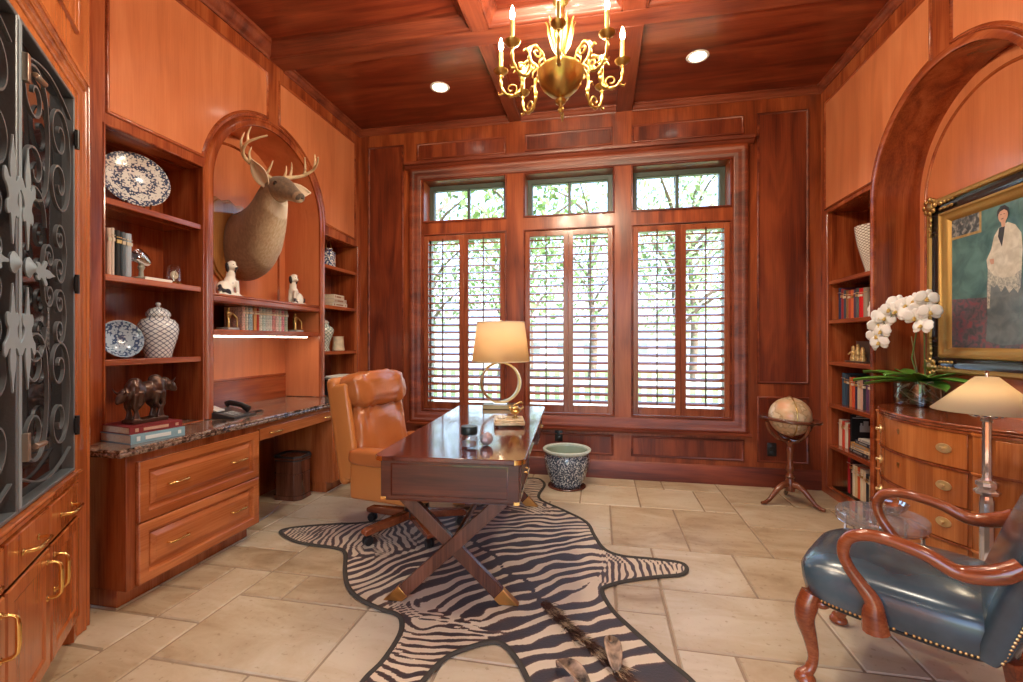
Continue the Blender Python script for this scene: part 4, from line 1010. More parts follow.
    for s_ in (-1, 1):
        def A(f_, o_, h): return base0 + nv*f_ + wv*o_*s_ + Vector((0,0,h))
        e = M()
        def tine(pts, r0, r1):
            pp = smoothpath(pts); e.tube(pp, [lerp(r0, r1, i/(len(pp)-1)) for i in range(len(pp))], 10)
        tine([A(0,.035,-.02),A(-.045,.085,.045),A(-.06,.165,.08),A(-.02,.235,.11),A(.06,.262,.15),A(.14,.235,.18),A(.19,.20,.20)], .020, .005)
        tine([A(-.025,.065,.02),A(.02,.06,.07),A(.035,.052,.115)], .012, .003)
        tine([A(-.055,.15,.08),A(-.06,.165,.14),A(-.045,.155,.19)], .013, .003)
        tine([A(-.01,.242,.11),A(-.015,.25,.18),A(.0,.235,.25)], .013, .003)
        tine([A(.075,.26,.155),A(.08,.262,.21),A(.095,.25,.26)], .011, .003)
        e.lathe([(0,-.012),(.026,-.010),(.029,0),(.024,.010),(0,.010)], A(-.004,.040,-.005), 12)
        e.build('antler', bone, t, smooth=60)
    return t
deer()
from mathutils import noise as mnoise
# ---------------------------------------------------------------- writing desk with crossed legs
def superring(rx, ry, n=32, p=.25):
    out = []
    for k in range(n):
        t = 2*PI*k/n; c, s_ = math.cos(t), math.sin(t)
        out.append((rx*math.copysign(abs(c)**p, c), ry*math.copysign(abs(s_)**p, s_)))
    return out
def roundrect(hx, hy, r, n=6):
    out = []
    for cx, cy, a0 in ((hx-r,hy-r,0),(-hx+r,hy-r,PI/2),(-hx+r,-hy+r,PI),(hx-r,-hy+r,3*PI/2)):
        for i in range(n+1): a = a0 + PI/2*i/n; out.append((cx+r*math.cos(a), cy+r*math.sin(a)))
    return out
DX, DY, DRZ = -.732, 2.785, math.radians(3.7)
desk = thing('writing_desk', 'polished dark mahogany writing desk on crossed legs with brass feet', 'desk', (DX, DY, 0), DRZ)
m = M(); m.prism(roundrect(.352,.842,.045), (0,0,.738), (1,0,0), (0,1,0), (0,0,.023)); m.build('top', DESK, desk, bevel=.004)
m = M(); m.box((-.325,-.815,.556),(.325,-.36,.738)); m.box((-.3249,-.8149,.55),(.3249,-.361,.556)); m.build('drawer_case', DESKX, desk, bevel=.003)
m = M(); m.box((-.325,.36,.556),(.325,.815,.738)); m.build('drawer_case', DESKX, desk, bevel=.003)
m = M(); m.box((-.325,-.36,.64),(.325,.36,.738)); m.build('centre_rail', DESK, desk, bevel=.003)
m = M(); m.box((-.275,-.8165,.575),(.275,-.815,.722)); m.build('end_panel', DESKX, desk)
for s_ in (-1, 1):
    m = M(); m.sweep(rectpath(-.275,.572,.275,.724), [(0,0),(0,.003),(.006,.004),(.008,0)], (0,s_*.815,0), (-s_,0,0), (0,0,1), (0,s_,0)); m.build('end_moulding', DESK, desk)
for y0, y1 in ((-.80,-.375),(.375,.80)):
    m = M(); m.sweep(rectpath(y0+.015,.57,y1-.015,.722), [(0,0),(0,.004),(.004,.006),(.02,.004),(.024,.002),(.2,.002)][:5], (.325,0,0), (0,1,0), (0,0,1), (1,0,0)); d = m.build('drawer', DESK, desk)
    m = M(); m.tube([(.328,(y0+y1)/2-.04,.65),(.345,(y0+y1)/2-.038,.645),(.345,(y0+y1)/2+.038,.645),(.328,(y0+y1)/2+.04,.65)], .004, 6); m.build('handle', BRASS, d)
    m = M(); m.sweep(rectpath(y0+.015,.57,y1-.015,.722), [(0,0),(0,.004),(.004,.006),(.02,.004),(.024,.002)], (-.325,0,0), (0,-1,0), (0,0,1), (-1,0,0)); m.v = [Vector((v.x, -v.y if False else v.y, v.z)) for v in m.v]; 
for sx in (-1, 1):
    for sy in (-1, 1):
        m = M(); m.T = Matrix.Translation((sx*.3065, sy*.7965, .7495)) 
        q = []
        for i in range(7): a = PI/2*i/6; q.append((.0458*math.cos(a), .0458*math.sin(a)))
        pts = [(x*sx, y*sy) for x, y in q]; 
        m.sweep(pts if sx*sy > 0 else pts[::-1], [(-.001,-.0105),(-.001,.0105)][::-1], (0,0,0), (1,0,0), (0,1,0), (0,0,1), closed=False); m.build('brass_corner', BRASS, desk)
        m = M(); m.box((sx*.326,sy*.816,.551),(sx*.300,sy*.790,.566)); m.build('brass_corner', BRASS, desk, bevel=.001)
for sy in (-1, 1):
    for sgn in (-1, 1):
        yy = sy*.66 + sgn*.017*1.0
        top, ft = Vector((-sgn*.285-.025, yy, .552)), Vector((sgn*.285-.03, yy, .012)); d = (ft-top).normalized(); n_ = Vector((d.z,0,-d.x))*.032
        def bar(m, q0, q1, w_=1.0, th_=.016):
            A_, B_ = top.lerp(ft, q0), top.lerp(ft, q1)
            lo = .010
            c = [A_+n_*w_, B_+n_*w_, B_-n_*w_, A_-n_*w_]
            if q1 == 1: # cut level with the floor
                for k in (1, 2):
                    v = c[k]; v = v + d*((lo - v.z)/d.z); c[k] = v
            if q0 == 0:
                for k in (0, 3):
                    v = c[k]; v = v + d*((.552 - v.z)/d.z); c[k] = v
            m.prism([(v.x, v.z) for v in c], (0, yy-th_, 0), (1,0,0), (0,0,1), (0, 2*th_, 0))
        m = M(); bar(m, 0, .935); lg = m.build('leg', DARKW, desk, bevel=.003)
        m = M(); bar(m, .912, 1, 1.04, .0172); m.build('brass_foot', mat('copper_brass', C(.62,.30,.09), .3, 1), lg, bevel=.002)
m = M(); m.tube([(-.028,-.65,.285),(-.028,.65,.285)], .016, 12); m.build('stretcher', DARKW, desk)
def ondesk(lx, ly): c_, s_ = math.cos(DRZ), math.sin(DRZ); return (DX + lx*c_ - ly*s_, DY + lx*s_ + ly*c_)
ZD = .7615
# ring lamp
t = thing('desk_lamp', 'gold double-ring table lamp with cream shade on the far end of the desk', 'lamp', (-.765, 3.47, ZD), math.radians(6))
GLD = mat('satin_gold', C(.62,.44,.20), .28, 1)
m = M(); m.box((-.135,-.075,0),(.135,.075,.034)); m.build('base', mat('aged_gold', C(.22,.15,.07), .35, .8), t, bevel=.004)
m = M(); m.box((-.055,-.035,.034),(.055,.035,.046)); m.build('plinth', CHROME, t, bevel=.003)
m = M()
for yy, rr, tw in ((-.012,.162,-.08),(.012,.160,.36)):
    n = 64; vs = []; fs = []; m.T = Matrix.Rotation(tw, 4, 'Z')
    for i in range(n):
        a = 2*PI*i/n
        for r_, y_ in ((rr, yy-.022),(rr, yy+.022),(rr-.012, yy+.022),(rr-.012, yy-.022)): vs.append((r_*math.cos(a), y_, .2045+r_*math.sin(a)))
    for i in range(n):
        j = (i+1)%n
        for k in range(4): q = (k+1)%4; fs.append((i*4+k, i*4+q, j*4+q, j*4+k))
    m.add(vs, fs)
m.build('ring', GLD, t, smooth=30, bevel=.002)
m = M(); m.tube([(0,0,.350),(0,0,.42)], .008, 10); m.lathe([(0,.355),(.014,.357),(.014,.37),(0,.372)], (0,0,0), 14); m.lathe([(0,.672),(.007,.674),(.010,.684),(.006,.692),(0,.694)], (0,0,0), 12); m.tube([(0,0,.42),(0,0,.675)], .004, 8); m.build('stem', GLD, t)
def shade_mat(name, c, tcol, es):
    m_ = bpy.data.materials.new(name); T_, N, K = nt(m_); N.remove(bsdf(m_)); out = N['Material Output']
    a = N.new('ShaderNodeBsdfDiffuse'); a.inputs[0].default_value = c; b = N.new('ShaderNodeBsdfTranslucent'); b.inputs[0].default_value = tcol
    x = N.new('ShaderNodeMixShader'); x.inputs[0].default_value = .55; K.new(a.outputs[0], x.inputs[1]); K.new(b.outputs[0], x.inputs[2])
    K.new(x.outputs[0], out.inputs['Surface']); return m_
SHADE = shade_mat('cream_linen', C(.80,.68,.48), C(.90,.70,.44), 0)
m = M(); n = 48
m.lathe([(.226,.370),(.186,.675)], (0,0,0), n, close=False); o = m.build('lamp_shade', SHADE, t); so = o.modifiers.new('solid','SOLIDIFY'); so.thickness = .002
m = M(); 
for r_, z_ in ((.2265,.370),(.1865,.675)):
    m = M(); m.tube([(r_*math.cos(2*PI*i/n), r_*math.sin(2*PI*i/n), z_) for i in range(n)], .0028, 6, closed=True); m.build('shade_trim', mat('shade_trim', C(.70,.58,.42), .6), t)
m = M()
for a in range(3): m.tube([(0,0,.668),(.185*math.cos(a*2.1),.185*math.sin(a*2.1),.668)], .0022, 5)
m.build('shade_spider', GLD, t)
m = M(); m.ell((0,0,.465),(.030,.030,.042), 14, 10); m.build('bulb', mat('lamp_bulb', C(1,1,1), .5, emit=C(1,.80,.52), es=62), t)
# glass jar with black lid
t = thing('glass_jar', 'small glass jar with a black lid standing on the desk', 'jar', (-.635, 2.155, ZD), 0)
m = M(); m.lathe([(0,.0),(.036,.0),(.042,.006),(.043,.05),(.040,.062),(.034,.07)], (0,0,0), 28, close=False); m.lathe([(.030,.070),(.036,.058),(.038,.05),(.037,.012),(0,.010)], (0,0,0), 28, close=False); m.build('body', ACRYL, t)
m = M(); m.lathe([(0,.070),(.040,.070),(.042,.074),(.042,.104),(.039,.108),(0,.108)], (0,0,0), 28); m.build('lid', mat('black_lid', C(.012,.022,.022), .3), t)
m = M(); m.lathe([(0,.011),(.035,.012),(.036,.032),(0,.033)], (0,0,0), 20); m.build('contents', mat('grey_contents', C(.5,.5,.52), .3), t)
t = thing('crystal_ball', 'round cut crystal paperweight on the desk beside the black-lidded jar', 'paperweight', (-.565, 2.225, ZD), 0)
bm_ = M(); bm_.ell((0,0,.034), (.035,.035,.034), 10, 7); bm_.build('cut_glass', mat('cut_crystal', C(.62,.62,.66), .05, .55, coat=.6), t, smooth=0)
# inkstand
IX, IY = -.56, 2.78
t = thing('inkstand', 'gilt footed inkstand tray with an ornate ornament, on the desk before the lamp', 'inkstand', (IX, IY, ZD), math.radians(14))
m = M(); m.prism(roundrect(.095,.085,.012,3), (0,0,.012), (1,0,0), (0,1,0), (0,0,.022)); m.prism(roundrect(.090,.080,.012,3), (0,0,.034), (1,0,0), (0,1,0), (0,0,.012)); m.build('tray', mat('carved_horn', C(.62,.46,.26), .3, .25, var=.2, vscale=40), t, bevel=.003)
for sx in (-1,1):
    for sy in (-1,1): m = M(); m.ell((sx*.078,sy*.068,.007),(.013,.013,.0075), 10, 6); m.build('foot', DARKW, t)
m = M()
for i in range(7):
    a = i*.9; m.ell((-.045+.022*math.cos(a), -.005+.030*math.sin(a), .052),(.010,.014,.009), 8, 6)
m.build('carving', mat('ivory_carving', C(.72,.68,.58), .35), t)
m = M(); m.lathe([(0,.046),(.022,.046),(.020,.052),(.010,.058),(.009,.066),(.030,.080),(.036,.092),(.030,.100),(.034,.106),(.020,.112),(.010,.122),(.014,.13),(0,.138)], (.040,.005,0), 20)
for i in range(5):
    a = i*2*PI/5; m.tube([(.040+.03*math.cos(a),.005+.03*math.sin(a),.098),(.040+.05*math.cos(a),.005+.05*math.sin(a),.112),(.040+.044*math.cos(a),.005+.044*math.sin(a),.124)], [.006,.005,.002], 6)
m.tube([(.05,.01,.13),(.075,.015,.142),(.09,.02,.135)], [.007,.008,.003], 6); m.build('ornament', OLDBRASS, t)

# ---------------------------------------------------------------- leather desk chair
TAN = mat('tan_leather', C(.38,.115,.032), .30, coat=.25, bump=.12, bscale=25, var=.10, vscale=5)
TAN2 = mat('tan_leather_shell', C(.44,.155,.040), .36, coat=.1, bump=.05, bscale=60)
t = thing('desk_chair', 'tan leather high-backed swivel desk chair with wooden star base on castors', 'chair', (-1.262, 2.90, 0), math.radians(-10))
def lean(x, z): return x - (z-.45)*.17
def wrinkle(o, amt, sc): 
    tx = bpy.data.textures.new('creases', 'CLOUDS'); tx.noise_scale = sc; tx.noise_depth = 2
    d_ = o.modifiers.new('creases', 'DISPLACE'); d_.texture = tx; d_.strength = amt; d_.mid_level = .5; d_.texture_coords = 'LOCAL'
ry = Matrix.Rotation(-math.atan(.17), 3, 'Y')
m = M(); m.rbox((lean(-.335,.72),0,.70),(.085,.60,.70),.035,4,ry); 
for s_ in (-1,1): m.rbox((lean(-.275,.74),s_*.275,.70),(.14,.05,.62),.022,3,ry)
m.build('back_shell', TAN2, t, smooth=60)
m = M(); m.ell((lean(-.245,.66),0,.655),(.085,.255,.235), 72, 48, .42, .36, ry); o = m.build('back_cushion', TAN, t, smooth=80); wrinkle(o, .050, .075)
m = M(); m.ell((lean(-.225,.96),0,.955),(.105,.275,.125), 72, 40, .55, .36, ry); o = m.build('headrest', TAN, t, smooth=80); wrinkle(o, .040, .08)
m = M(); m.rbox((0,0,.345),(.56,.50,.11),.03,3); m.build('seat_frame', TAN2, t, smooth=60)
m = M(); m.ell((.02,0,.43),(.29,.245,.075), 36, 16, .5, .32); o = m.build('seat_cushion', TAN, t, smooth=80); wrinkle(o, .012, .1)
for s_ in (-1, 1):
    m = M(); m.rbox((-.02,s_*.285,.40),(.47,.075,.23),.02,3); a_ = m.build('arm', TAN2, t, smooth=60)
    m = M(); m.ell((-.02,s_*.287,.555),(.25,.058,.052), 30, 16, .45, .5); m.build('arm_pad', TAN, a_, smooth=80)
m = M(); m.lathe([(0,.10),(.05,.10),(.05,.15),(.032,.17),(.03,.29),(.10,.30),(.10,.305),(0,.305)], (0,0,0), 20); m.build('column', BLACK, t)
for i in range(5):
    a = math.radians(178 + 72*i); c_, s_ = math.cos(a), math.sin(a)
    m = M(); m.T = Matrix.Rotation(a, 4, 'Z'); m.prism([(.03,.085),(.36,.075),(.37,.085),(.37,.105),(.34,.118),(.03,.142)], (0,-.027,0), (1,0,0), (0,0,1), (0,.054,0)); lg = m.build('leg', ARMW, t, bevel=.006)
    m = M(); m.T = Matrix.Rotation(a, 4, 'Z'); m.lathe([(0,-.024),(.026,-.024),(.030,-.019),(.030,-.006),(.020,-.004),(.020,.004),(.030,.006),(.030,.019),(.026,.024),(0,.024)], (.335,0,.0385), 18, 'Y'); m.box((.325,-.006,.05),(.345,.006,.08)); m.build('castor', BLACK, lg)

# ---------------------------------------------------------------- zebra hide
outline = [(-2.10,2.676),(-2.10,2.734),(-2.005,2.793),(-1.83,2.864),(-1.646,2.924),(-1.43,3.058),(-1.185,3.243),(-.915,3.40),(-.76,3.669),(-.735,3.987),(-.70,4.14),(-.64,4.18),(-.55,4.165),(-.485,4.007),(-.489,3.665),(-.276,3.441),(-.097,3.246),(-.039,3.039),(.024,2.848),(.123,2.775),(.286,2.769),(.444,2.756),(.481,2.706),(.443,2.62),(.308,2.567),(.153,2.498),(.043,2.424),(.01,2.36),(.058,2.207),(.128,2.095),(.205,1.985),(.274,1.887),(.336,1.808),
    (.40,1.66),(.36,1.46),(.27,1.25),(.20,1.08),(.10,1.03),(.0,1.10),(-.07,1.30),(-.17,1.52),(-.267,1.69),(-.322,1.782),(-.398,1.867),(-.464,1.87),(-.552,1.811),(-.617,1.736),(-.655,1.614),(-.68,1.47),(-.73,1.36),(-.81,1.34),(-.87,1.42),(-.876,1.571),(-.855,1.678),(-.857,1.833),(-.886,1.926),(-.935,1.978),(-1.044,2.008),(-1.187,2.07),(-1.298,2.161),(-1.394,2.293),(-1.516,2.493),(-1.613,2.541),(-1.772,2.551),(-1.927,2.579)]
def catmull_closed(P_, n):
    out = []; L_ = len(P_)
    for i in range(L_):
        a, b, c, d = P_[i-1], P_[i], P_[(i+1)%L_], P_[(i+2)%L_]
        for q in range(n):
            u = q/n; out.append(tuple(.5*((2*b[k]) + (-a[k]+c[k])*u + (2*a[k]-5*b[k]+4*c[k]-d[k])*u*u + (-a[k]+3*b[k]-3*c[k]+d[k])*u**3) for k in (0,1)))
    return out
hide = catmull_closed(outline, 5)
def inside(x, y):
    r = False; n = len(hide); j = n-1
    for i in range(n):
        xi, yi = hide[i]; xj, yj = hide[j]
        if (yi > y) != (yj > y) and x < (xj-xi)*(y-yi)/(yj-yi)+xi: r = not r
        j = i
    return r
def nearest(x, y):
    bd, bp = 9, None; n = len(hide)
    for i in range(n):
        ax, ay = hide[i]; bx, by = hide[(i+1)%n]; dx, dy = bx-ax, by-ay; l = dx*dx+dy*dy
        u = 0 if l < 1e-12 else max(0, min(1, ((x-ax)*dx+(y-ay)*dy)/l)); px, py = ax+dx*u, ay+dy*u; d_ = (x-px)**2+(y-py)**2
        if d_ < bd: bd, bp = d_, (px, py)
    return bp, math.sqrt(bd)
SP = [(.16,1.05),(.10,1.72),(-.131,2.03),(-.293,2.237),(-.565,2.56),(-.86,2.93),(-1.05,3.17)]     # spine, head to rump
def along(path, x, y):
    best = (9, 0, 0, 0); s0 = 0
    for i in range(len(path)-1):
        ax, ay = path[i]; bx, by = path[i+1]; dx, dy = bx-ax, by-ay; l = math.hypot(dx, dy); u = ((x-ax)*dx+(y-ay)*dy)/l/l
        if i > 0: u = max(0, u)
        if i < len(path)-2: u = min(1, u)
        px, py = ax+dx*u, ay+dy*u; d_ = math.hypot(x-px, y-py); side = (dx*(y-py)-dy*(x-px))
        if d_ < best[0]: best = (d_, s0+u*l, 1 if side > 0 else -1, i)
        s0 += l
    return best
LIMB = [[(-1.05,2.95),(-1.45,2.75),(-2.15,2.70)], [(-.72,3.15),(-.62,3.55),(-.62,4.25)], [(-.22,2.55),(.03,2.60),(.50,2.69)], [(-.62,2.25),(-.72,1.95),(-.78,1.30)]]
LF = [.050, .050, .042, .052]
def stripe(x, y):
    x, y = x + .055*mnoise.noise((x*4.2, y*4.2, 3.1)) + .02*mnoise.noise((x*11, y*11, 9.)), y + .055*mnoise.noise((x*4.2, y*4.2, 5.9)) + .02*mnoise.noise((x*11, y*11, 4.))
    d_, s, sd, _ = along(SP, x, y)
    nz = mnoise.noise((x*2.6, y*2.6, .3))*1.25 + mnoise.noise((x*7, y*7, 1.7))*.42
    ph = (s + .35*d_*d_*(1 if s > 1.3 else -.5))/(.118 - .020*min(1, s/2.2))*2*PI
    if s > 1.75: ph += (s-1.75)*6*d_*4
    v = math.sin(ph + nz*2.2) + .30 + .75*mnoise.noise((x*6, y*6, 7.7)) - .35*max(0, d_-.22)
    for k, lb in enumerate(LIMB):
        ld, ls, lsd, _ = along(lb, x, y); ln = sum(math.dist(lb[i], lb[i+1]) for i in range(2))
        w_ = min(1, max(0, (ls - .16 - .05*nz)/(.14)))
        root = math.dist(lb[0], lb[1]); w_ *= min(1, max(0, (.40 - ld)/.22)); w_ = w_*w_*(3-2*w_)
        p0 = along(SP, *lb[0])[1]/.118*2*PI
        v = v*(1-w_) + w_*math.sin((ls + 1.4*ld*ld + .25*ls*ls)/(LF[k]*(1.5-.5*min(1, ls/root)))*2*PI + nz*1.9) + w_*.55*mnoise.noise((x*9, y*9, 2.2))
    if d_ < .011 and s > .9: v = 1.2          # dark dorsal line
    return v
cs = .0125
nx, ny = int(2.75/cs), int(3.3/cs); ids = {}; hv = []; hf = []; att = []
def hvert(i, j):
    if (i, j) in ids: return ids[(i, j)]
    x, y = -2.16+i*cs, .98+j*cs
    p = (x, y)
    if not inside(x, y): p, _ = nearest(x, y)
    ids[(i, j)] = len(hv); hv.append((p[0], p[1], .0075 + .0015*mnoise.noise((x*4, y*4, 0)))); att.append(stripe(*p)); return ids[(i, j)]
for i in range(nx):
    x = -2.16+(i+.5)*cs
    for j in range(ny):
        y = .98+(j+.5)*cs
        if inside(x, y): hf.append((hvert(i,j), hvert(i+1,j), hvert(i+1,j+1), hvert(i,j+1)))
rug = thing('zebra_rug', 'zebra hide rug with dark felt edge spread under the desk on the stone floor', 'rug', (-.6, 2.5, 0), world=True)
zm = bpy.data.materials.new('zebra_hair'); T_, N, K = nt(zm); p = bsdf(zm)
at = N.new('ShaderNodeAttribute'); at.attribute_name = 'stripe'; tc = N.new('ShaderNodeTexCoord')
n1 = N.new('ShaderNodeTexNoise'); n1.inputs['Scale'].default_value = 110; n1.inputs['Detail'].default_value = 3; K.new(tc.outputs['Object'], n1.inputs['Vector'])
n2 = N.new('ShaderNodeTexNoise'); n2.inputs['Scale'].default_value = 4; K.new(tc.outputs['Object'], n2.inputs['Vector'])
v = math_(N, K, 'MULTIPLY_ADD', n1.outputs['Fac'], .5, at.outputs['Fac']); v = math_(N, K, 'MULTIPLY_ADD', n2.outputs['Fac'], .5, v); v = math_(N, K, 'MULTIPLY_ADD', v, .5, .27)
r = ramp(N, [(.0, C(.62,.50,.35)), (.50, C(.66,.54,.39)), (.56, C(.11,.05,.03)), (.75, C(.038,.017,.014)), (1, C(.024,.013,.016))])
K.new(v, r.inputs['Fac']); K.new(r.outputs['Color'], p.inputs['Base Color']); p.inputs['Roughness'].default_value = .55; p.inputs['Sheen Weight'].default_value = .15
b = N.new('ShaderNodeBump'); b.inputs['Strength'].default_value = .4; b.inputs['Distance'].default_value = .003; K.new(n1.outputs['Fac'], b.inputs['Height']); K.new(b.outputs['Normal'], p.inputs['Normal'])
m = M(); m.add(hv, hf); m.build('hide', zm, rug, smooth=80, att={'stripe': att})
m = M(); m.tube([(x, y, .0065) for x, y in hide], .0125, 8, closed=True, flat=1.0); m.v = [Vector((v.x, v.y, .0005+max(0,(v.z+.006))*.55)) for v in m.v]; m.build('felt_edge', mat('grey_felt', C(.050,.044,.036), .85), rug, smooth=60)
# upright mane along the neck and the two ears
rnd = random.Random(5); mane = M(); mp_ = [(-.275,2.21),(-.20,2.11),(-.10,1.99),(.0,1.90),(.075,1.80),(.10,1.68)]
for i in range(1500):
    q = rnd.random(); k = min(4, int(q*5)); u = q*5-k; bx, by = lerp(mp_[k][0], mp_[k+1][0], u), lerp(mp_[k][1], mp_[k+1][1], u)
    bx += rnd.gauss(0,.014); by += rnd.gauss(0,.012); h = .022*(.5+.5*math.sin(PI*min(1, q*1.1+.1)))*(.7+.5*rnd.random()) ; lx, ly = rnd.gauss(.034,.014), rnd.gauss(-.046,.014); w_ = .0035
    mane.k = 0 if math.sin(q*40) > -.55 else 1
    a = rnd.random()*PI; ux, uy = math.cos(a)*w_, math.sin(a)*w_
    mane.add([(bx-ux,by-uy,.007),(bx+ux,by+uy,.007),(bx+lx*.5+ux*.6,by+ly*.5+uy*.6,.007+h*.6),(bx+lx*.5-ux*.6,by+ly*.5-uy*.6,.007+h*.6),(bx+lx,by+ly,.007+h)], [(0,1,2,3),(3,2,4)])
o = mane.build('mane', [mat('mane_brown', C(.085,.032,.016), .6), mat('mane_cream', C(.5,.36,.22), .6)], rug, smooth=0); o['kind'] = 'stuff'
for (x0, y0, x1, y1) in ((.060,1.79,.040,1.965),(-.045,1.665,-.165,1.775)):
    m = M(); dx, dy = x1-x0, y1-y0; ln = math.hypot(dx, dy); dx, dy = dx/ln, dy/ln
    def ef(u, v_):
        q = (v_-.5)*2; w_ = .030*math.sin(PI*min(1, .12+u*.9))**.7
        return (x0+dx*ln*u - dy*w_*q, y0+dy*ln*u + dx*w_*q, .012+.045*math.sin(PI*u*.8+.3)*(1-.0*q) - .022*(1-q*q)+.012)
    m.grid(14, 9, ef); o = m.build('ear', mat('zebra_ear', C(.36,.25,.17), .8, var=.9, vscale=18, bump=.3, bscale=150), rug, smooth=80)
    so = o.modifiers.new('solid','SOLIDIFY'); so.thickness = .006
# ---------------------------------------------------------------- planter
t = thing('planter', 'empty blue and white porcelain fishbowl planter on the floor below the window', 'planter', (-.29, 4.05, 0), 0)
PPL = porcelain('dense_flower_glaze', 'floral', C(.60,.66,.68), C(.035,.055,.09), 105, .47)
m = M(); m.lathe([(0,.012),(.128,.012),(.134,.020),(.148,.05),(.184,.15),(.202,.225),(.198,.275),(.186,.30)], (0,0,0), 48, close=False); m.build('body', PPL, t, smooth=40)
m = M(); m.lathe([(.184,.298),(.194,.302),(.212,.318),(.214,.332),(.206,.338),(.182,.330),(.178,.315)], (0,0,0), 48, close=False); m.build('rim', mat('celadon_rim', C(.52,.60,.55), .2, var=.12, vscale=60), t, smooth=40)
m = M(); m.lathe([(.179,.325),(.183,.28),(.190,.235),(.172,.15),(.140,.05),(0,.04)], (0,0,0), 40, close=False); m.build('inside', mat('celadon', C(.42,.52,.42), .25), t, smooth=40)
m = M(); m.lathe([(0,.0005),(.165,.0005),(.17,.005),(.165,.0115),(0,.0115)], (0,0,0), 40); m.build('base', DARKW, t)
# wall sockets
def socket(label, x, z, sc=1):
    t = thing('wall_socket', label, 'socket', (x, D-.0005, z), 0)
    m = M(); m.rbox((0,-.004,0),(.075*sc,.008,.118*sc),.003,2); m.build('plate', BLACK, t)
    for q in (-1,1): m = M(); m.rbox((0,-.009,q*.026*sc),(.034*sc,.004,.034*sc),.0015,2); m.build('outlet', mat('socket_face', C(.03,.03,.03), .25), t)
    return t
socket('black wall socket on the panel behind the globe stand', 1.486, .333)
s2 = socket('black wall socket with a plug behind the blue and white planter', -.39, .385)
m = M(); m.rbox((.0,-.022,.02),(.03,.026,.03),.004,2); m.build('plug', BLACK, s2)
# ---------------------------------------------------------------- globe
t = thing('globe', 'antique cream floor globe in a wooden ring on a tripod stand', 'globe', (1.482, 3.95, 0), math.radians(12))
GLW = wood('globe_stand_wood', C(.07,.018,.009), C(.14,.038,.016), C(.22,.07,.03), 'Z', .22, .4)
gm = bpy.data.materials.new('globe_map'); T_, N, K = nt(gm); p = bsdf(gm); tc = N.new('ShaderNodeTexCoord'); n = N.new('ShaderNodeTexNoise'); n.inputs['Scale'].default_value = 7.5; n.inputs['Detail'].default_value = 5
K.new(tc.outputs['Object'], n.inputs['Vector']); r = ramp(N, [(.46, C(.72,.56,.36)), (.50, C(.40,.26,.13)), (.53, C(.60,.42,.24)), (.66, C(.66,.36,.20))]); K.new(n.outputs['Fac'], r.inputs['Fac']); K.new(r.outputs['Color'], p.inputs['Base Color']); p.inputs['Roughness'].default_value = .35; p.inputs['Coat Weight'].default_value = .3
m = M(); m.ell((0,0,.69),(.152,.152,.152), 40, 24); m.build('ball', gm, t, smooth=80)
RT = Matrix.Translation((0,0,.668)) @ Matrix.Rotation(math.radians(4), 4, 'Y')
m = M(); m.T = RT; m.lathe([(.160,-.012),(.212,-.012),(.218,-.006),(.218,.006),(.212,.012),(.160,.012),(.160,-.012)], (0,0,0), 48, close=False); ring = m.build('horizon_ring', DARKW, t, smooth=40)
m = M(); m.tube([(.158*math.cos(a)*.25, .158*math.cos(a)*.97, .69+.158*math.sin(a)) for a in [2*PI*i/48 for i in range(48)]], .005, 6, closed=True); m.build('meridian', OLDBRASS, t)
for a in (.1, .1+PI/2, .1+PI, .1+3*PI/2):
    m = M(); c_, s_ = math.cos(a), math.sin(a)
    m.tube([(c_*q, s_*q, z) for q, z in ((.0,.50),(.06,.505),(.12,.53),(.17,.575),(.195,.62),(.200,.655))], [.016,.014,.013,.012,.012,.012], 8); m.build('yoke_arm', GLW, t)
m = M(); m.lathe([(0,.10),(.034,.10),(.040,.13),(.036,.18),(.028,.20),(.036,.215),(.024,.23),(.020,.25),(.034,.275),(.030,.29),(.018,.31),(.022,.40),(.028,.43),(.018,.45),(.026,.47),(.034,.49),(.02,.51),(0,.515)], (0,0,0), 24); m.build('column', GLW, t, smooth=45)
for i in range(3):
    a = math.radians(198 + 120*i - 12); c_, s_ = math.cos(a), math.sin(a)
    m = M(); m.tube([(c_*q, s_*q, z) for q, z in ((.02,.155),(.06,.15),(.10,.125),(.145,.075),(.18,.035),(.215,.016),(.245,.015))], [.028,.026,.022,.018,.015,.015,.012], 10); m.build('leg', GLW, t, smooth=60)

# ---------------------------------------------------------------- bookcase beside the alcove: contents
XR, PI_ = 1.945, PI
def row(z, yhi, spec, shelf, group, x=XR, dep=.16):
    y = yhi
    for i, (w_, h, c, cn) in enumerate(spec):
        y -= w_/2
        book('%s book, %s from left, right bookcase %s' % (cn, ORD[i], shelf), group, (x, y, z), PI_, w_-.001, h, dep, c, 2 if i % 3 else 1, bandcol=GOLD if i % 2 else cloth((220,205,180)))
        y -= w_/2 + .0006
row(1.4665, 4.215, [(.042,.262,(45,55,90),'navy'),(.036,.25,(150,45,50),'crimson'),(.038,.235,(60,70,85),'slate'),(.034,.228,(140,95,55),'brown'),(.034,.226,(165,65,45),'brick red'),(.040,.226,(205,100,60),'orange'),(.034,.225,(80,55,75),'plum'),(.036,.232,(85,90,90),'grey'),(.058,.226,(205,30,35),'bright red'),(.050,.224,(160,145,130),'taupe')], 'second shelf down', 'books on the second shelf of the right bookcase')
t = thing('dark_box_file', 'dark olive box file at the right end of the second shelf of the right bookcase', 'box', (XR+.02, 3.728, 1.4665), 0)
m = M(); m.box((0,-.085,0),(.17,.085,.215)); m.build('case', mat('olive_card', C(.075,.06,.04), .6), t, bevel=.003)
m = M(); m.tube([(-.001,-.02,.06),(-.008,-.02,.062),(-.008,-.02,.05),(-.001,-.02,.048)], .004, 6); m.build('pull', OLDBRASS, t)
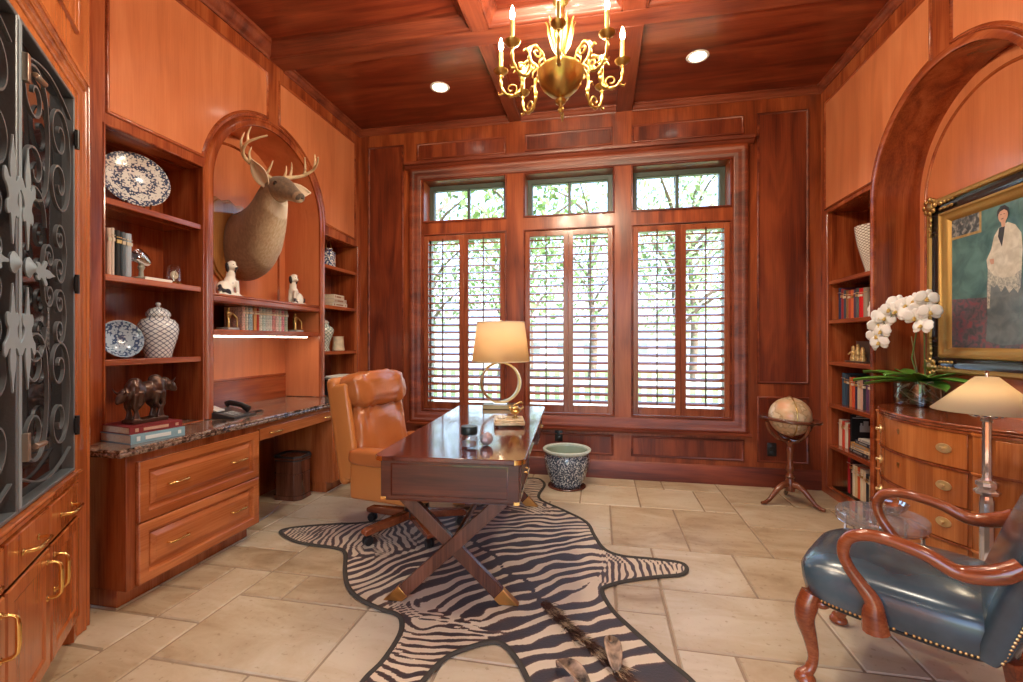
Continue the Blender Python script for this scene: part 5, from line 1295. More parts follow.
t = thing('white_figurine', 'small white figurine in front of the olive box file', 'figurine', (1.915, 3.675, 1.4665), 0)
m = M(); m.lathe([(0,0),(.026,0),(.028,.02),(.022,.05),(.024,.07),(.016,.085),(.018,.10),(.012,.115),(0,.118)], (0,0,0), 14); m.ell((-.015,.008,.05),(.014,.014,.022), 8, 6); m.build('body', CHINA, t)
# vase on top shelf
t = thing('lattice_planter', 'white porcelain vase with dark lattice on the top shelf of the right bookcase', 'vase', (2.02, 3.84, 1.7925), 0)
m = M(); m.lathe([(0,0),(.062,0),(.065,.01),(.06,.03),(.078,.10),(.108,.22),(.122,.31),(.126,.345),(.128,.36),(.118,.36),(.11,.30),(.07,.10),(0,.04)], (0,0,0), 36); m.build('body', porcelain('dotted_glaze', 'lattice', C(.76,.72,.64), C(.13,.06,.04), 20, .10), t, smooth=40)
# figurines in a glass case / photo stand on third shelf
t = thing('figurine_case', 'small framed group of gilt figures on the third shelf of the right bookcase', 'figurines', (1.955, 4.02, 1.1225), 0)
m = M(); m.box((0,-.115,0),(.09,.115,.010)); m.box((.082,-.115,.010),(.09,.115,.165)); m.build('case', mat('case_board', C(.10,.07,.06), .4), t, bevel=.002)
for q, (yy, h) in enumerate(((.065,.13),(.0,.145),(-.065,.12))):
    m = M(); m.lathe([(0,.010),(.022,.010),(.024,.03),(.016,.06),(.020,h*.6),(.012,h*.72),(.014,h*.82),(.010,h*.95),(0,h)], (.04,yy,0), 12); m.tube([(.03,yy+.018,h*.6),(.015,yy+.028,h*.45),(.012,yy+.010,h*.5)], [.006,.005,.005], 6); m.build('figure', mat('gilt_china', C(.66,.46,.20), .3, .4, var=.4, vscale=60), t)
t = thing('leaning_picture', 'dark leaning picture frame at the right end of the third shelf', 'picture frame', (2.00, 3.69, 1.1225), math.radians(12))
tilt(t, 10)
m = M(); m.sweep(rectpath(-.06,0,.06,.19), [(0,0),(0,.014),(.012,.016),(.016,.006)], (0,0,0), (0,-1,0), (0,0,1), (-1,0,0)); m.box((0,-.06,0),(.008,.06,.19)); m.build('frame', BLACK, t)
m = M(); m.box((-.003,-.046,.014),(-.001,.046,.176)); m.build('photograph', mat('old_photo', C(.16,.15,.15), .25, var=.5, vscale=30), t)
row(.7705, 4.16, [(.042,.258,(60,90,110),'teal'),(.040,.250,(55,75,95),'steel blue'),(.030,.246,(45,50,60),'charcoal'),(.030,.232,(190,120,70),'ochre'),(.048,.236,(205,85,55),'orange red'),(.032,.236,(45,45,70),'dark navy'),(.036,.232,(200,185,165),'cream'),(.036,.226,(205,165,145),'peach'),(.040,.226,(50,55,65),'black'),(.036,.232,(95,60,95),'purple'),(.050,.225,(150,110,115),'mauve')], 'fourth shelf down', 'books on the fourth shelf of the right bookcase')
row(.4265, 4.215, [(.055,.215,(225,200,175),'cream and red'),(.040,.21,(205,70,50),'red'),(.050,.205,(220,210,190),'ivory'),(.040,.20,(170,55,35),'rust')], 'fifth shelf down', 'upright books on the fifth shelf of the right bookcase', dep=.15)
for i, (c, cn, th_, ln, yy) in enumerate((((40,42,48),'charcoal',.028,.27,3.87),((215,195,160),'cream',.022,.25,3.865),((185,140,80),'tan',.030,.26,3.87),((45,50,70),'navy',.026,.24,3.86),((210,205,195),'white',.020,.20,3.845))):
    z = .4265 + sum((.028,.022,.030,.026,.020)[:i]) + .0006*i
    book('%s book lying flat, %s from the bottom of the right bookcase pile' % (cn, ORD[i]), 'flat books on the fifth shelf of the right bookcase', (1.92, yy-.02*i, z), PI_+.04*(i%3-1), th_, ln, .19, c, 1, flat=True, bandcol=cloth((150,150,150)))
t = thing('picture_book', 'black picture book with a pale drawing on its cover, standing behind the flat pile', 'book', (2.05, 4.002, .4265), -PI/2+.0)
t.rotation_euler.z = PI/2
m = M(); m.box((0,-.11,0),(.02,.11,.285)); m.build('cover', cloth((18,18,22)), t, bevel=.002)
m = M(); 
for y0, y1, z0, z1 in ((-.06,.05,.15,.20),(-.03,.01,.20,.235),(-.055,-.04,.20,.22),(.03,.045,.20,.225),(-.12,.12,.255,.262),(-.09,.09,.270,.276)): m.box((-.0012,-y1*.85,z0),(.0,-y0*.85,z1))
m.build('cover_print', mat('cover_print', C(.45,.45,.46), .5), t)
row(.0790, 4.075, [(.040,.285,(185,45,50),'tall red'),(.030,.28,(60,30,30),'maroon'),(.034,.245,(225,215,190),'cream'),(.036,.245,(215,195,150),'straw'),(.034,.245,(205,95,50),'orange'),(.042,.240,(230,215,185),'ivory'),(.034,.238,(220,200,170),'beige'),(.036,.22,(45,45,50),'black'),(.044,.215,(185,165,130),'khaki'),(.034,.21,(70,50,45),'dark brown')], 'bottom shelf', 'books on the bottom shelf of the right bookcase')

# ---------------------------------------------------------------- half-round commode
CX0, CYC, CA, CBB, CZ = XB-.004, 2.93, .575, .478, .88
def dm(phi, k=1.0, kb=None): return (CX0 - CBB*(kb or k)*math.cos(phi), CYC + CA*k*math.sin(phi))
t = thing('commode', 'half-round satinwood commode with four bowed drawers under the painting', 'chest', (1.9, CYC, 0), world=True)
def halfring(k, n=48, a0=-PI/2, a1=PI/2): return [dm(lerp(a0, a1, i/n), k) for i in range(n+1)]
m = M(); m.prism(halfring(1.02), (0,0,CZ-.030), (1,0,0), (0,1,0), (0,0,.016)); m.prism(halfring(1.03), (0,0,CZ-.014), (1,0,0), (0,1,0), (0,0,.014)); m.build('top', ARMW, t, smooth=40, bevel=.005)
m = M(); m.prism(halfring(.985), (0,0,.10), (1,0,0), (0,1,0), (0,0,CZ-.131)); m.build('body', CHEST, t, smooth=40)
# drawers between the columns; phi from -38 to +38 degrees
PULL = mat('pale_brass', C(.80,.62,.33), .35, .8)
PC = math.radians(40)
zr = [(.660,.835),(.472,.645),(.290,.457),(.115,.275)]
def arcband(z0, z1, k0, k1, a0, a1, n=24):
    m = M(); vs = []; fs = []
    for i in range(n+1):
        a = lerp(a0, a1, i/n); xi, yi = dm(a, k0); xo, yo = dm(a, k1)
        vs += [(xi,yi,z0),(xo,yo,z0),(xo,yo,z1),(xi,yi,z1)]
    for i in range(n):
        for k in range(4): j = (k+1)%4; fs.append((i*4+k, i*4+j, (i+1)*4+j, (i+1)*4+k))
    fs += [(3,2,1,0), (n*4,n*4+1,n*4+2,n*4+3)]
    m.add(vs, fs); return m
for z0, z1 in zr:
    d = arcband(z0, z1, .98, 1.004, -PC+.05, PC-.05).build('drawer', CHEST, t, smooth=40, bevel=.003)
    for ph in (math.radians(-27), math.radians(27)):
        x, y = dm(ph, 1.004); nx_, ny_ = -math.cos(ph)/CBB, math.sin(ph)/CA; l = math.hypot(nx_, ny_); nx_, ny_ = nx_/l, ny_/l
        T_ = Matrix(((-ny_,0,nx_,x),(nx_,0,ny_,y),(0,1,0,(z0+z1)/2),(0,0,0,1)))
        m = M(); m.T = T_; m.lathe([(0,0),(.036,0),(.034,.005),(.024,.006),(.014,.003),(0,.004)], (0,0,0), 24, sy=.68); m.lathe([(0,.004),(.008,.004),(.006,.012),(.011,.018),(.008,.024),(0,.025)], (0,0,0), 12)
        h = m.build('pull', PULL, d)
    x, y = dm(0, 1.004); m = M(); m.prism([(0,.016),(.010,.010),(.009,-.004),(0,-.016),(-.009,-.004),(-.010,.010)], (x,y,(z0+z1)/2+.03), (0,1,0), (0,0,1), (-.002,0,0)); m.build('escutcheon', OLDBRASS, d)
m = M()
for z in (.8425,.6525,.4645,.2825,.1075):
    for s0, s1 in ((-PC,PC),(PC+.10,PI/2),(-PI/2,-PC-.10)): q = arcband(z-.006, z+.006, .98, 1.016, s0, s1); m.add(q.v, q.f)
m.build('banding', ARMW, t, smooth=40)
for sg in (-1, 1):
    x, y = dm(sg*(PC+.045), .985); m = M(); m.lathe([(0,.0),(.014,.0),(.020,.06),(.030,.10),(.034,.105),(.034,CZ-.05),(.038,CZ-.046),(.038,CZ-.031),(0,CZ-.031)], (x,y,0), 20)
    for zz in (.8425,.6525,.4645,.2825,.1075): m.lathe([(.034,zz-.008),(.040,zz-.004),(.040,zz+.004),(.034,zz+.008)], (x,y,0), 20, close=False)
    m.build('column', CHEST, t, smooth=40)
    a0, a1 = (PC+.13, PI/2-.04) if sg > 0 else (-PI/2+.04, -PC-.13)
    d = arcband(.125, .825, .98, 1.003, a0, a1).build('door', CHEST, t, smooth=40, bevel=.003)
    x, y = dm(sg*(PI/2-.06), .97); m = M(); m.tube([(x,y,.10),(x,y,.0)], [.028,.014], 12); m.build('leg', CHEST, t)
# ---------------------------------------------------------------- orchid
OX, OY = 2.0, 3.33
t = thing('orchid', 'white moth orchid in a round glass bowl on the half-round commode', 'plant', (OX, OY, CZ+.0005), 0)
m = M(); m.lathe([(0,0),(.118,0),(.126,.008),(.130,.05),(.130,.14)], (0,0,0), 40, close=False); m.lathe([(.127,.14),(.127,.05),(.120,.012),(0,.010)], (0,0,0), 40, close=False); m.build('glass_bowl', thin_glass('bowl_glass', (.72,.82,.80,1), .12), t)
m = M(); rnd = random.Random(3)
for i in range(26):
    a, rr, z = rnd.random()*6.3, .10*math.sqrt(rnd.random()), .02+.07*rnd.random(); m.ell((rr*math.cos(a), rr*math.sin(a), z),(.022,.018,.016), 8, 6)
m.build('moss', mat('moss', C(.16,.20,.10), .9, var=.5, vscale=40), t)
m = M()
for i in range(9):
    a = rnd.random()*6.3; m.tube([(.0+.06*math.cos(a), .06*math.sin(a), .13),(.115*math.cos(a),.115*math.sin(a),.10),(.12*math.cos(a+.6),.12*math.sin(a+.6),.05),(.10*math.cos(a+1.2),.10*math.sin(a+1.2),.02)], .004, 6)
m.tube([(-.04,-.11,.15),(-.02,-.145,.16),(.02,-.15,.12),(.03,-.142,.05)], .004, 6); m.build('root', mat('orchid_root', C(.55,.48,.33), .6), t)
LEAF = mat('orchid_leaf', C(.11,.30,.04), .3, coat=.2, var=.25, vscale=8)
for a, ln, w_, el in ((2.2,.30,.045,.28),(2.75,.32,.046,.12),(-2.0,.32,.044,.30),(-1.45,.34,.046,.18),(3.6,.28,.042,.30),(-.75,.26,.044,.35),(1.5,.24,.042,.38),(-1.75,.30,.05,.06),(2.5,.26,.05,.02)):
    m = M(); c_, s_ = math.cos(a), math.sin(a)
    def lf(u, v_):
        q = (v_-.5)*2; ww = 1.15*w_*(math.sin(PI*min(1,u*.93+.05))**.6); rr = .02+ln*u*math.cos(el*(1-.4*u)); zz = .150 + ln*(math.sin(el)*1.5*u - .42*u*u*(.4+el)) + .016*abs(q)*1
        return (c_*rr - s_*ww*q, s_*rr + c_*ww*q, zz)
    m.grid(16, 7, lf); o = m.build('leaf', LEAF, t, smooth=80); so = o.modifiers.new('solid','SOLIDIFY'); so.thickness = .003
STEM = mat('orchid_stem', C(.12,.16,.05), .5)
def worldpt(px_r, px_u, dep): return (px_r, px_u, dep)
# flower spray in local coordinates: arches from above the bowl towards the window and droops
VR = Vector((.60,-.80,0)).normalized()      # roughly along the wall, towards the camera side
spray = [Vector((q[0], (q[1]+.16)*.80-.185 if k_ > 2 else q[1], q[2])) for k_, q in enumerate([Vector((.0,.0,.14)), Vector((-.03,.02,.30)), Vector((-.03,-.02,.46)), Vector((-.06,-.06,.585)), Vector((-.09,.03,.62)), Vector((-.13,.12,.58)), Vector((-.15,.19,.50)), Vector((-.155,.22,.42))])]
m = M(); m.tube([tuple(q) for q in spray], [.005,.005,.0045,.004,.004,.0035,.003,.002], 8); m.tube([(.02,-.02,.14),(.01,-.03,.32),(-.01,-.06,.48),(-.02,-.11,.60),(-.04,-.07,.65)], .0045, 8); m.build('flower_stem', STEM, t, smooth=80)
m = M(); m.tube([(.01,.012,.10),(-.028,.028,.44)], .0035, 6); m.build('support_stake', mat('bamboo_stake', C(.30,.22,.10), .6), t)
PET = mat('orchid_petal', C(.84,.82,.80), .5, sheen=.2); LIP = mat('orchid_lip', C(.62,.42,.12), .5)
def flower_mesh():
    m = M()
    def petal(a, ln, w_, z0, cup):
        c_, s_ = math.cos(a), math.sin(a)
        def pf(u, v_):
            q = (v_-.5)*2; ww = w_*math.sin(PI*min(1,u*.86+.07))**.55; rr = .004+ln*u
            return (z0 + cup*u*u - .004*q*q, c_*rr - s_*ww*q, s_*rr + c_*ww*q)
        m.grid(7, 7, pf)
    for a in (PI/2, PI/2+2.25, PI/2-2.25): petal(a, .052, .019, 0, -.004)
    for a in (.25, PI-.25): petal(a, .054, .036, .003, -.006)
    m.k = 1; m.ell((.010,0,-.006),(.012,.008,.012), 8, 6); m.ell((.016,0,-.014),(.008,.012,.006), 8, 6); m.k = 0
    return m
fm = None; rnd = random.Random(9)
fl = [(-.07,-.155,.665),(-.075,-.10,.615),(-.085,-.045,.655),(-.10,-.085,.555),(-.105,-.03,.58),(-.10,.02,.635),(-.13,.06,.60),(-.115,.085,.655),(-.15,.115,.615),(-.155,.155,.56),(-.165,.20,.575),(-.17,.225,.52),(-.165,.185,.475),(-.175,.235,.445),(-.17,.205,.40),(-.09,-.145,.50),(-.06,-.17,.585)]
for i, (x, y, z) in enumerate(fl):
    y = (y+.16)*.80-.185
    if fm is None: o = flower_mesh().build('flower', [PET, LIP], t, smooth=80); fm = o; so = o.modifiers.new('solid','SOLIDIFY'); so.thickness = .0016
    else: o = fm.copy(); COL.objects.link(o); o.parent = t
    o.location = (x, y, z); o.rotation_euler = (rnd.gauss(0,.25), rnd.gauss(.05,.2), PI + .75 + rnd.gauss(0,.35))
m = M(); m.ell((-.16,.17,.36),(.010,.010,.016), 8, 6); m.ell((-.165,.14,.40),(.009,.009,.014), 8, 6); m.build('bud', PET, t)

# ---------------------------------------------------------------- painting
PZ0, PZ1, PW = 1.09, 2.19, .49
t = thing('portrait_painting', 'large gilt and black framed portrait of a standing woman in a white shawl', 'painting', (XB, CYC, 1.64), world=True)
GILT = mat('gilt_frame', C(.50,.31,.10), .50, .75, bump=.35, bscale=90)
EBON = mat('ebonised_frame', C(.018,.014,.012), .18, coat=.5)
o3 = (XB-.001, CYC, 0); fp = rectpath(-PW, PZ0, PW, PZ1)
m = M(); m.sweep(fp, [(0,0),(0,.040),(.012,.050),(.028,.048),(.034,.036)], o3, (0,-1,0), (0,0,1), (-1,0,0)); m.build('outer_moulding', GILT, t, smooth=40)
m = M(); m.sweep(fp, [(.034,.036),(.045,.030),(.075,.028),(.095,.034)], o3, (0,-1,0), (0,0,1), (-1,0,0)); m.build('black_frieze', EBON, t, smooth=40)
m = M(); m.sweep(fp, [(.095,.034),(.100,.044),(.112,.046),(.122,.034),(.135,.030),(.150,.018),(.158,.012),(.162,.004)], o3, (0,-1,0), (0,0,1), (-1,0,0)); m.build('inner_moulding', GILT, t, smooth=40)
for sy in (-1, 1):
    for z in (PZ0, PZ1):
        m = M(); sz = 1 if z == PZ0 else -1; cx_ = XB-.05
        yb, zb_ = CYC+sy*(PW-.035), z+sz*.035
        m.lathe([(0,-.006),(.038,-.004),(.030,.010),(.012,.016),(0,.018)], (0,0,0), 14, 'X'); 
        for i in range(len(m.v)): v = m.v[i]; m.v[i] = Vector((cx_-v.x, yb+v.y, zb_+v.z))
        for i in range(8): a = i*PI/4; m.ell((cx_, yb+.044*math.cos(a), zb_+.044*math.sin(a)), (.012,.018,.018), 8, 6)
        for q in range(1, 5):
            m.ell((cx_+.004, yb-sy*(.05+.034*q), zb_), (.010,.024-.003*q,.016-.002*q), 8, 6); m.ell((cx_+.004, yb, zb_+sz*(.05+.034*q)), (.010,.016-.002*q,.024-.003*q), 8, 6)
            m.ell((cx_+.008, yb-sy*(.05+.030*q), zb_+sz*.035), (.008,.014,.010), 8, 6)
        m.build('corner_ornament', OLDBRASS, t, fix=True)
def paint(name, c1, c2, sc, c3=None):
    m_ = bpy.data.materials.new(name); T_, N, K = nt(m_); p = bsdf(m_); tc = N.new('ShaderNodeTexCoord'); n = N.new('ShaderNodeTexNoise'); n.inputs['Scale'].default_value = sc; n.inputs['Detail'].default_value = 7; n.inputs['Distortion'].default_value = .6
    K.new(tc.outputs['Object'], n.inputs['Vector']); st = [(.35, c1), (.65, c2)] if c3 is None else [(.38, c1), (.5, c2), (.62, c3)]
    r = ramp(N, st); K.new(n.outputs['Fac'], r.inputs['Fac']); K.new(r.outputs['Color'], p.inputs['Base Color']); p.inputs['Roughness'].default_value = .3; p.inputs['Coat Weight'].default_value = .15; return m_
mats = [paint('paint_teal', C(.035,.10,.10), C(.11,.23,.21), 9), paint('paint_carpet', C(.06,.07,.08), C(.13,.09,.11), 26, C(.24,.07,.09)), paint('paint_shawl', C(.50,.46,.37), C(.68,.64,.54), 24), paint('paint_skirt', C(.085,.11,.125), C(.16,.19,.20), 14),
        paint('paint_skin', C(.52,.28,.19), C(.62,.36,.25), 20), paint('paint_dark', C(.014,.012,.014), C(.03,.022,.02), 20), paint('paint_gold', C(.30,.19,.06), C(.46,.31,.11), 30), paint('paint_fringe', C(.20,.22,.21), C(.55,.52,.43), 70), paint('paint_small_scene', C(.03,.04,.045), C(.10,.11,.11), 30, C(.36,.34,.30))]
m = M(); lev = [0]
def pp(poly, k):
    m.k = k; lev[0] += 1; x_ = XB - .008 - .00022*lev[0]
    m.add([(x_, y, z) for y, z in poly], [list(range(len(poly)))])
pp([(CYC+.335,1.245),(CYC-.335,1.245),(CYC-.335,2.035),(CYC+.335,2.035)], 0)
pp([(3.275,1.245),(2.605,1.245),(2.605,1.46),(2.80,1.50),(3.0,1.535),(3.275,1.545)], 1)
pp([(3.275,1.91),(3.04,1.91),(3.04,2.035),(3.275,2.035)], 6); pp([(3.275,1.925),(3.055,1.925),(3.055,2.035),(3.275,2.035)], 8)
sk = [(2.985,1.70),(3.005,1.60),(2.998,1.42),(3.01,1.29),(2.90,1.265),(2.77,1.275),(2.775,1.45),(2.785,1.60),(2.795,1.72)]
pp(sk, 3)
pp([(2.995,1.74),(2.998,1.62),(3.000,1.47),(2.985,1.47),(2.975,1.60),(2.955,1.585),(2.935,1.60),(2.91,1.555),(2.885,1.585),(2.86,1.545),(2.835,1.57),(2.81,1.54),(2.795,1.57),(2.785,1.70)], 7)
pp([(2.925,1.905),(2.955,1.865),(2.972,1.80),(3.004,1.745),(2.997,1.70),(2.96,1.655),(2.90,1.63),(2.84,1.63),(2.79,1.66),(2.782,1.76),(2.79,1.85),(2.825,1.90),(2.87,1.925)], 2)
pp([(2.922,1.905),(2.93,1.86),(2.905,1.80),(2.893,1.86),(2.885,1.915)], 5); pp([(2.985,1.745),(2.975,1.715),(2.955,1.715),(2.955,1.745)], 4)
pp([(2.912,1.945),(2.905,1.905),(2.885,1.905),(2.88,1.945)], 4)
pp([(2.897+.030*math.cos(a), 1.968+.040*math.sin(a)) for a in [2*PI*i/20 for i in range(20)]], 4)
pp([(2.935,1.965),(2.932,2.0),(2.912,2.02),(2.885,2.02),(2.862,2.0),(2.86,1.955),(2.872,1.985),(2.89,1.998),(2.915,1.992)], 5)
for y in (2.909, 2.889): pp([(y+.005,1.972),(y-.005,1.972),(y-.005,1.975),(y+.005,1.975)], 5)
pp([(2.908,1.947),(2.893,1.947),(2.893,1.951),(2.908,1.951)], 5)
m.build('canvas', mats, t, smooth=0)
# ---------------------------------------------------------------- lamp beside the commode
t = thing('floor_lamp', 'slender glass column lamp with a wide cream shade in front of the commode', 'lamp', (1.615, 2.275, 0), 0)
m = M(); m.lathe([(0,.0005),(.11,.0005),(.115,.01),(.10,.022),(.05,.03),(.03,.045),(0,.045)], (0,0,0), 32); m.build('base', CHROME, t)
CRY = mat('crystal_column', C(.62,.58,.55), .06, .65, coat=.5)
m = M(); m.lathe([(.020,.045),(.024,.10),(.024,.60),(.020,.63),(.040,.64),(.044,.652),(.030,.662),(.036,.675),(.036,.69),(.018,.70),(.0155,.71),(.0155,.945),(.022,.95),(.016,.965),(0,.97)], (0,0,0), 10); m.build('column', CRY, t, smooth=0)
m = M()
for i in range(8): a = i*PI/4; m.ell((.042*math.cos(a), .042*math.sin(a), .975), (.016,.016,.012), 8, 6)
m.lathe([(0,.97),(.03,.972),(.012,.985),(.006,1.15),(.010,1.155),(0,1.165)], (0,0,0), 12); m.build('fitting', CHROME, t)
SHADE2 = shade_mat('cream_silk', C(.70,.60,.44), C(.74,.62,.42), 0)
m = M(); m.lathe([(.180,.993),(.036,1.138)], (0,0,0), 48, close=False); o = m.build('lamp_shade', SHADE2, t); so = o.modifiers.new('solid','SOLIDIFY'); so.thickness = .002
m = M(); m.ell((0,0,1.05),(.02,.02,.028), 12, 8); m.build('bulb', mat('lamp_bulb_soft', C(1,1,1), .5, emit=C(1,.82,.56), es=55), t)
# ---------------------------------------------------------------- clear side table and dish
ACRT = thin_glass('table_acrylic', (.88,.89,.92,1), .20)
N = ACRT.node_tree.nodes; K = ACRT.node_tree.links; q_ = N.new('ShaderNodeMixShader'); q_.inputs[0].default_value = .10; d_ = N.new('ShaderNodeBsdfDiffuse'); d_.inputs[0].default_value = (.75,.75,.8,1)
src = N['Material Output'].inputs['Surface'].links[0].from_socket; K.new(src, q_.inputs[1]); K.new(d_.outputs[0], q_.inputs[2]); K.new(q_.outputs[0], N['Material Output'].inputs['Surface'])
t = thing('side_table', 'round clear acrylic side table with thin chrome legs beside the blue armchair', 'table', (1.34, 2.50, 0), 0)
m = M(); m.lathe([(0,.412),(.174,.412),(.181,.418),(.181,.445),(.177,.45),(0,.45)], (0,0,0), 48); m.build('top', ACRT, t, smooth=40)
m = M(); m.tube([(.177*math.cos(a), .177*math.sin(a), .407) for a in [2*PI*i/48 for i in range(48)]], .0045, 6, closed=True); m.build('rim', CHROME, t)
for i in range(4):
    a = .5+i*PI/2; m = M(); m.tube([(.175*math.cos(a),.175*math.sin(a),.0005),(.175*math.cos(a),.175*math.sin(a),.404)], .008, 8); m.build('leg', CHROME, t)
t = thing('crystal_dish', 'small cut crystal dish on the clear side table', 'dish', (1.385, 2.52, .4505), 0)
m = M(); m.lathe([(0,0),(.035,0),(.045,.008),(.072,.035),(.078,.055),(.070,.055),(.062,.036),(.04,.014),(0,.010)], (0,0,0), 14); m.build('bowl', thin_glass('crystal', (.86,.88,.92,1), .3), t, smooth=0)
# ---------------------------------------------------------------- blue leather armchair
t = thing('armchair', 'navy blue leather armchair with carved mahogany arms and brass nailhead trim', 'armchair', (1.13, 1.956, 0), math.atan2(.59, -.807))
def leather():
    m_ = bpy.data.materials.new('blue_leather'); T_, N, K = nt(m_); p = bsdf(m_); tc = N.new('ShaderNodeTexCoord'); n = N.new('ShaderNodeTexNoise'); n.inputs['Scale'].default_value = 4; n.inputs['Detail'].default_value = 6
    K.new(tc.outputs['Object'], n.inputs['Vector']); r = ramp(N, [(.35, C(.020,.036,.050)), (.55, C(.042,.076,.102)), (.7, C(.080,.125,.155))]); K.new(n.outputs['Fac'], r.inputs['Fac']); K.new(r.outputs['Color'], p.inputs['Base Color'])
    p.inputs['Roughness'].default_value = .24; p.inputs['Coat Weight'].default_value = .45; p.inputs['Coat Roughness'].default_value = .2
    b = N.new('ShaderNodeBump'); b.inputs['Strength'].default_value = .06; b.inputs['Distance'].default_value = .003; n2 = N.new('ShaderNodeTexNoise'); n2.inputs['Scale'].default_value = 18; K.new(tc.outputs['Object'], n2.inputs['Vector']); K.new(n2.outputs['Fac'], b.inputs['Height']); K.new(b.outputs['Normal'], p.inputs['Normal']); return m_
BLUE = leather()
m = M(); secs = [((.0,0,.318),(.282,0,0),(0,.272,0)),((.0,0,.330),(.292,0,0),(0,.280,0)),((.002,0,.37),(.300,0,0),(0,.284,0)),((.004,0,.41),(.302,0,0),(0,.284,0)),((.002,0,.438),(.290,0,0),(0,.272,0)),((0,0,.458),(.262,0,0),(0,.245,0)),((0,0,.472),(.215,0,0),(0,.20,0)),((0,0,.482),(.14,0,0),(0,.13,0)),((0,0,.486),(.05,0,0),(0,.05,0))]
m.loft(secs, 64, power=.45); m.build('seat', BLUE, t, smooth=70)
m = M(); secs = []
for z, th_, hy in ((.318,.050,.272),(.36,.075,.280),(.46,.085,.278),(.58,.088,.285),(.72,.082,.298),(.86,.075,.308),(.98,.070,.312),(1.06,.064,.305),(1.10,.048,.285),(1.12,.022,.26)):
    secs.append(((-.242-(z-.4)*.33, 0, z), (th_*.72,0,.33*th_*.72), (0,hy,0)))
m.loft(secs, 56, power=.55); bk = m.build('back', BLUE, t, smooth=70)
NAIL = mat('nailhead_brass', C(.55,.36,.14), .3, 1)
m = M(); ring = superring(.286,.275,900,.45)
acc = 0; last = None; cnt = 0
for x, y in ring:
    if last is None or math.hypot(x-last[0], y-last[1]) > .0118:
        last = (x, y)
        if x > -.22: m.ell((x*1.012, y*1.012, .327), (.0054,.0054,.0054), 6, 4)
for z in [.335+.0125*i for i in range(56)]:
    for s_ in (-1,1): m.ell((-.242-(z-.4)*.33-.026, s_*(.980*(.272+(z-.32)*.055)+.002), z), (.0058,.0058,.0058), 6, 4)
o = m.build('nailhead_trim', NAIL, t); o['kind'] = 'stuff'
m = M(); m.tube([(x, y, .318) for x, y in superring(.283,.273,160,.45)], .007, 6, closed=True); m.build('piping', cloth((40,38,34)), t)
def cat3(P_, n=5):
    P_ = [Vector(p) for p in P_]; out = []
    for i in range(len(P_)-1):
        a, b, c, d = P_[max(0,i-1)], P_[i], P_[i+1], P_[min(len(P_)-1,i+2)]
        for q in range(n): u = q/n; out.append(.5*((2*b) + (c-a)*u + (2*a-5*b+4*c-d)*u*u + (3*b-a-3*c+d)*u**3))
    out.append(P_[-1]); return out
for s_ in (-1, 1):
    pts = [(.045,.293,.305),(.05,.298,.36),(.052,.302,.405),(.085,.308,.455),(.118,.314,.505),(.132,.318,.555),(.118,.318,.602),(.075,.316,.628),(.01,.314,.632),(-.08,.312,.615),(-.15,.310,.585),(-.205,.306,.592),(-.25,.298,.612),(-.285,.286,.640)]
    rs = [.040,.036,.026,.021,.019,.0195,.020,.0205,.021,.022,.024,.028,.030,.026]
    pp_ = cat3([(x, y*s_, z) for x, y, z in pts], 5); rr = [lerp(rs[min(len(rs)-1,i//5)], rs[min(len(rs)-1,i//5+1)], (i%5)/5) for i in range(len(pp_))]
    m = M(); m.tube(pp_, rr, 12, up=(0,1,0), flat=1.0); 
    m.build('arm', ARMW, t, smooth=60)
    m = M(); P_ = cat3([(.245,s_*.245,.335),(.258,s_*.258,.285),(.262,s_*.262,.235),(.248,s_*.248,.16),(.240,s_*.240,.09),(.250,s_*.250,.045),(.268,s_*.268,.022),(.280,s_*.280,.010)], 4); rs = [.034,.038,.033,.024,.018,.019,.025,.018]
    m.tube(P_, [lerp(rs[min(7,i//4)], rs[min(7,i//4+1)], (i%4)/4) for i in range(len(P_))], 14); m.lathe([(0,.0005),(.026,.0005),(.036,.008),(.036,.018),(.024,.034),(0,.036)], (.262,s_*.262,0), 16)
    m.ell((.250,s_*.215,.308),(.018,.030,.018), 10, 8); m.ell((.215,s_*.250,.308),(.030,.018,.018), 10, 8)
    m.build('front_leg', ARMW, t, smooth=60)
    m = M(); m.tube([(-.27,s_*.225,.33),(-.285,s_*.225,.20),(-.33,s_*.225,.0)], [.028,.022,.020], 4); m.build('rear_leg', ARMW, t, smooth=20)
# ---------------------------------------------------------------- downlights
DLM = mat('downlight_lens', C(1,1,1), .5, emit=C(1,.90,.76), es=14)
def downlight(x, y, label):
    t = thing('downlight', label, 'ceiling light', (x, y, ZF), 0)
    m = M(); m.lathe([(.060,-.001),(.064,-.006),(.080,-.006),(.084,-.001)], (0,0,0), 32, close=False); m.build('trim_ring', mat('downlight_trim', C(.75,.72,.68), .4), t)
    m = M(); m.lathe([(0,-.002),(.062,-.002)], (0,0,0), 32, close=False); m.build('lens', DLM, t, smooth=0)
downlight(-1.36, 3.72, 'round recessed ceiling light in the coffer left of the chandelier')
downlight(.74, 3.70, 'round recessed ceiling light in the coffer right of the chandelier')
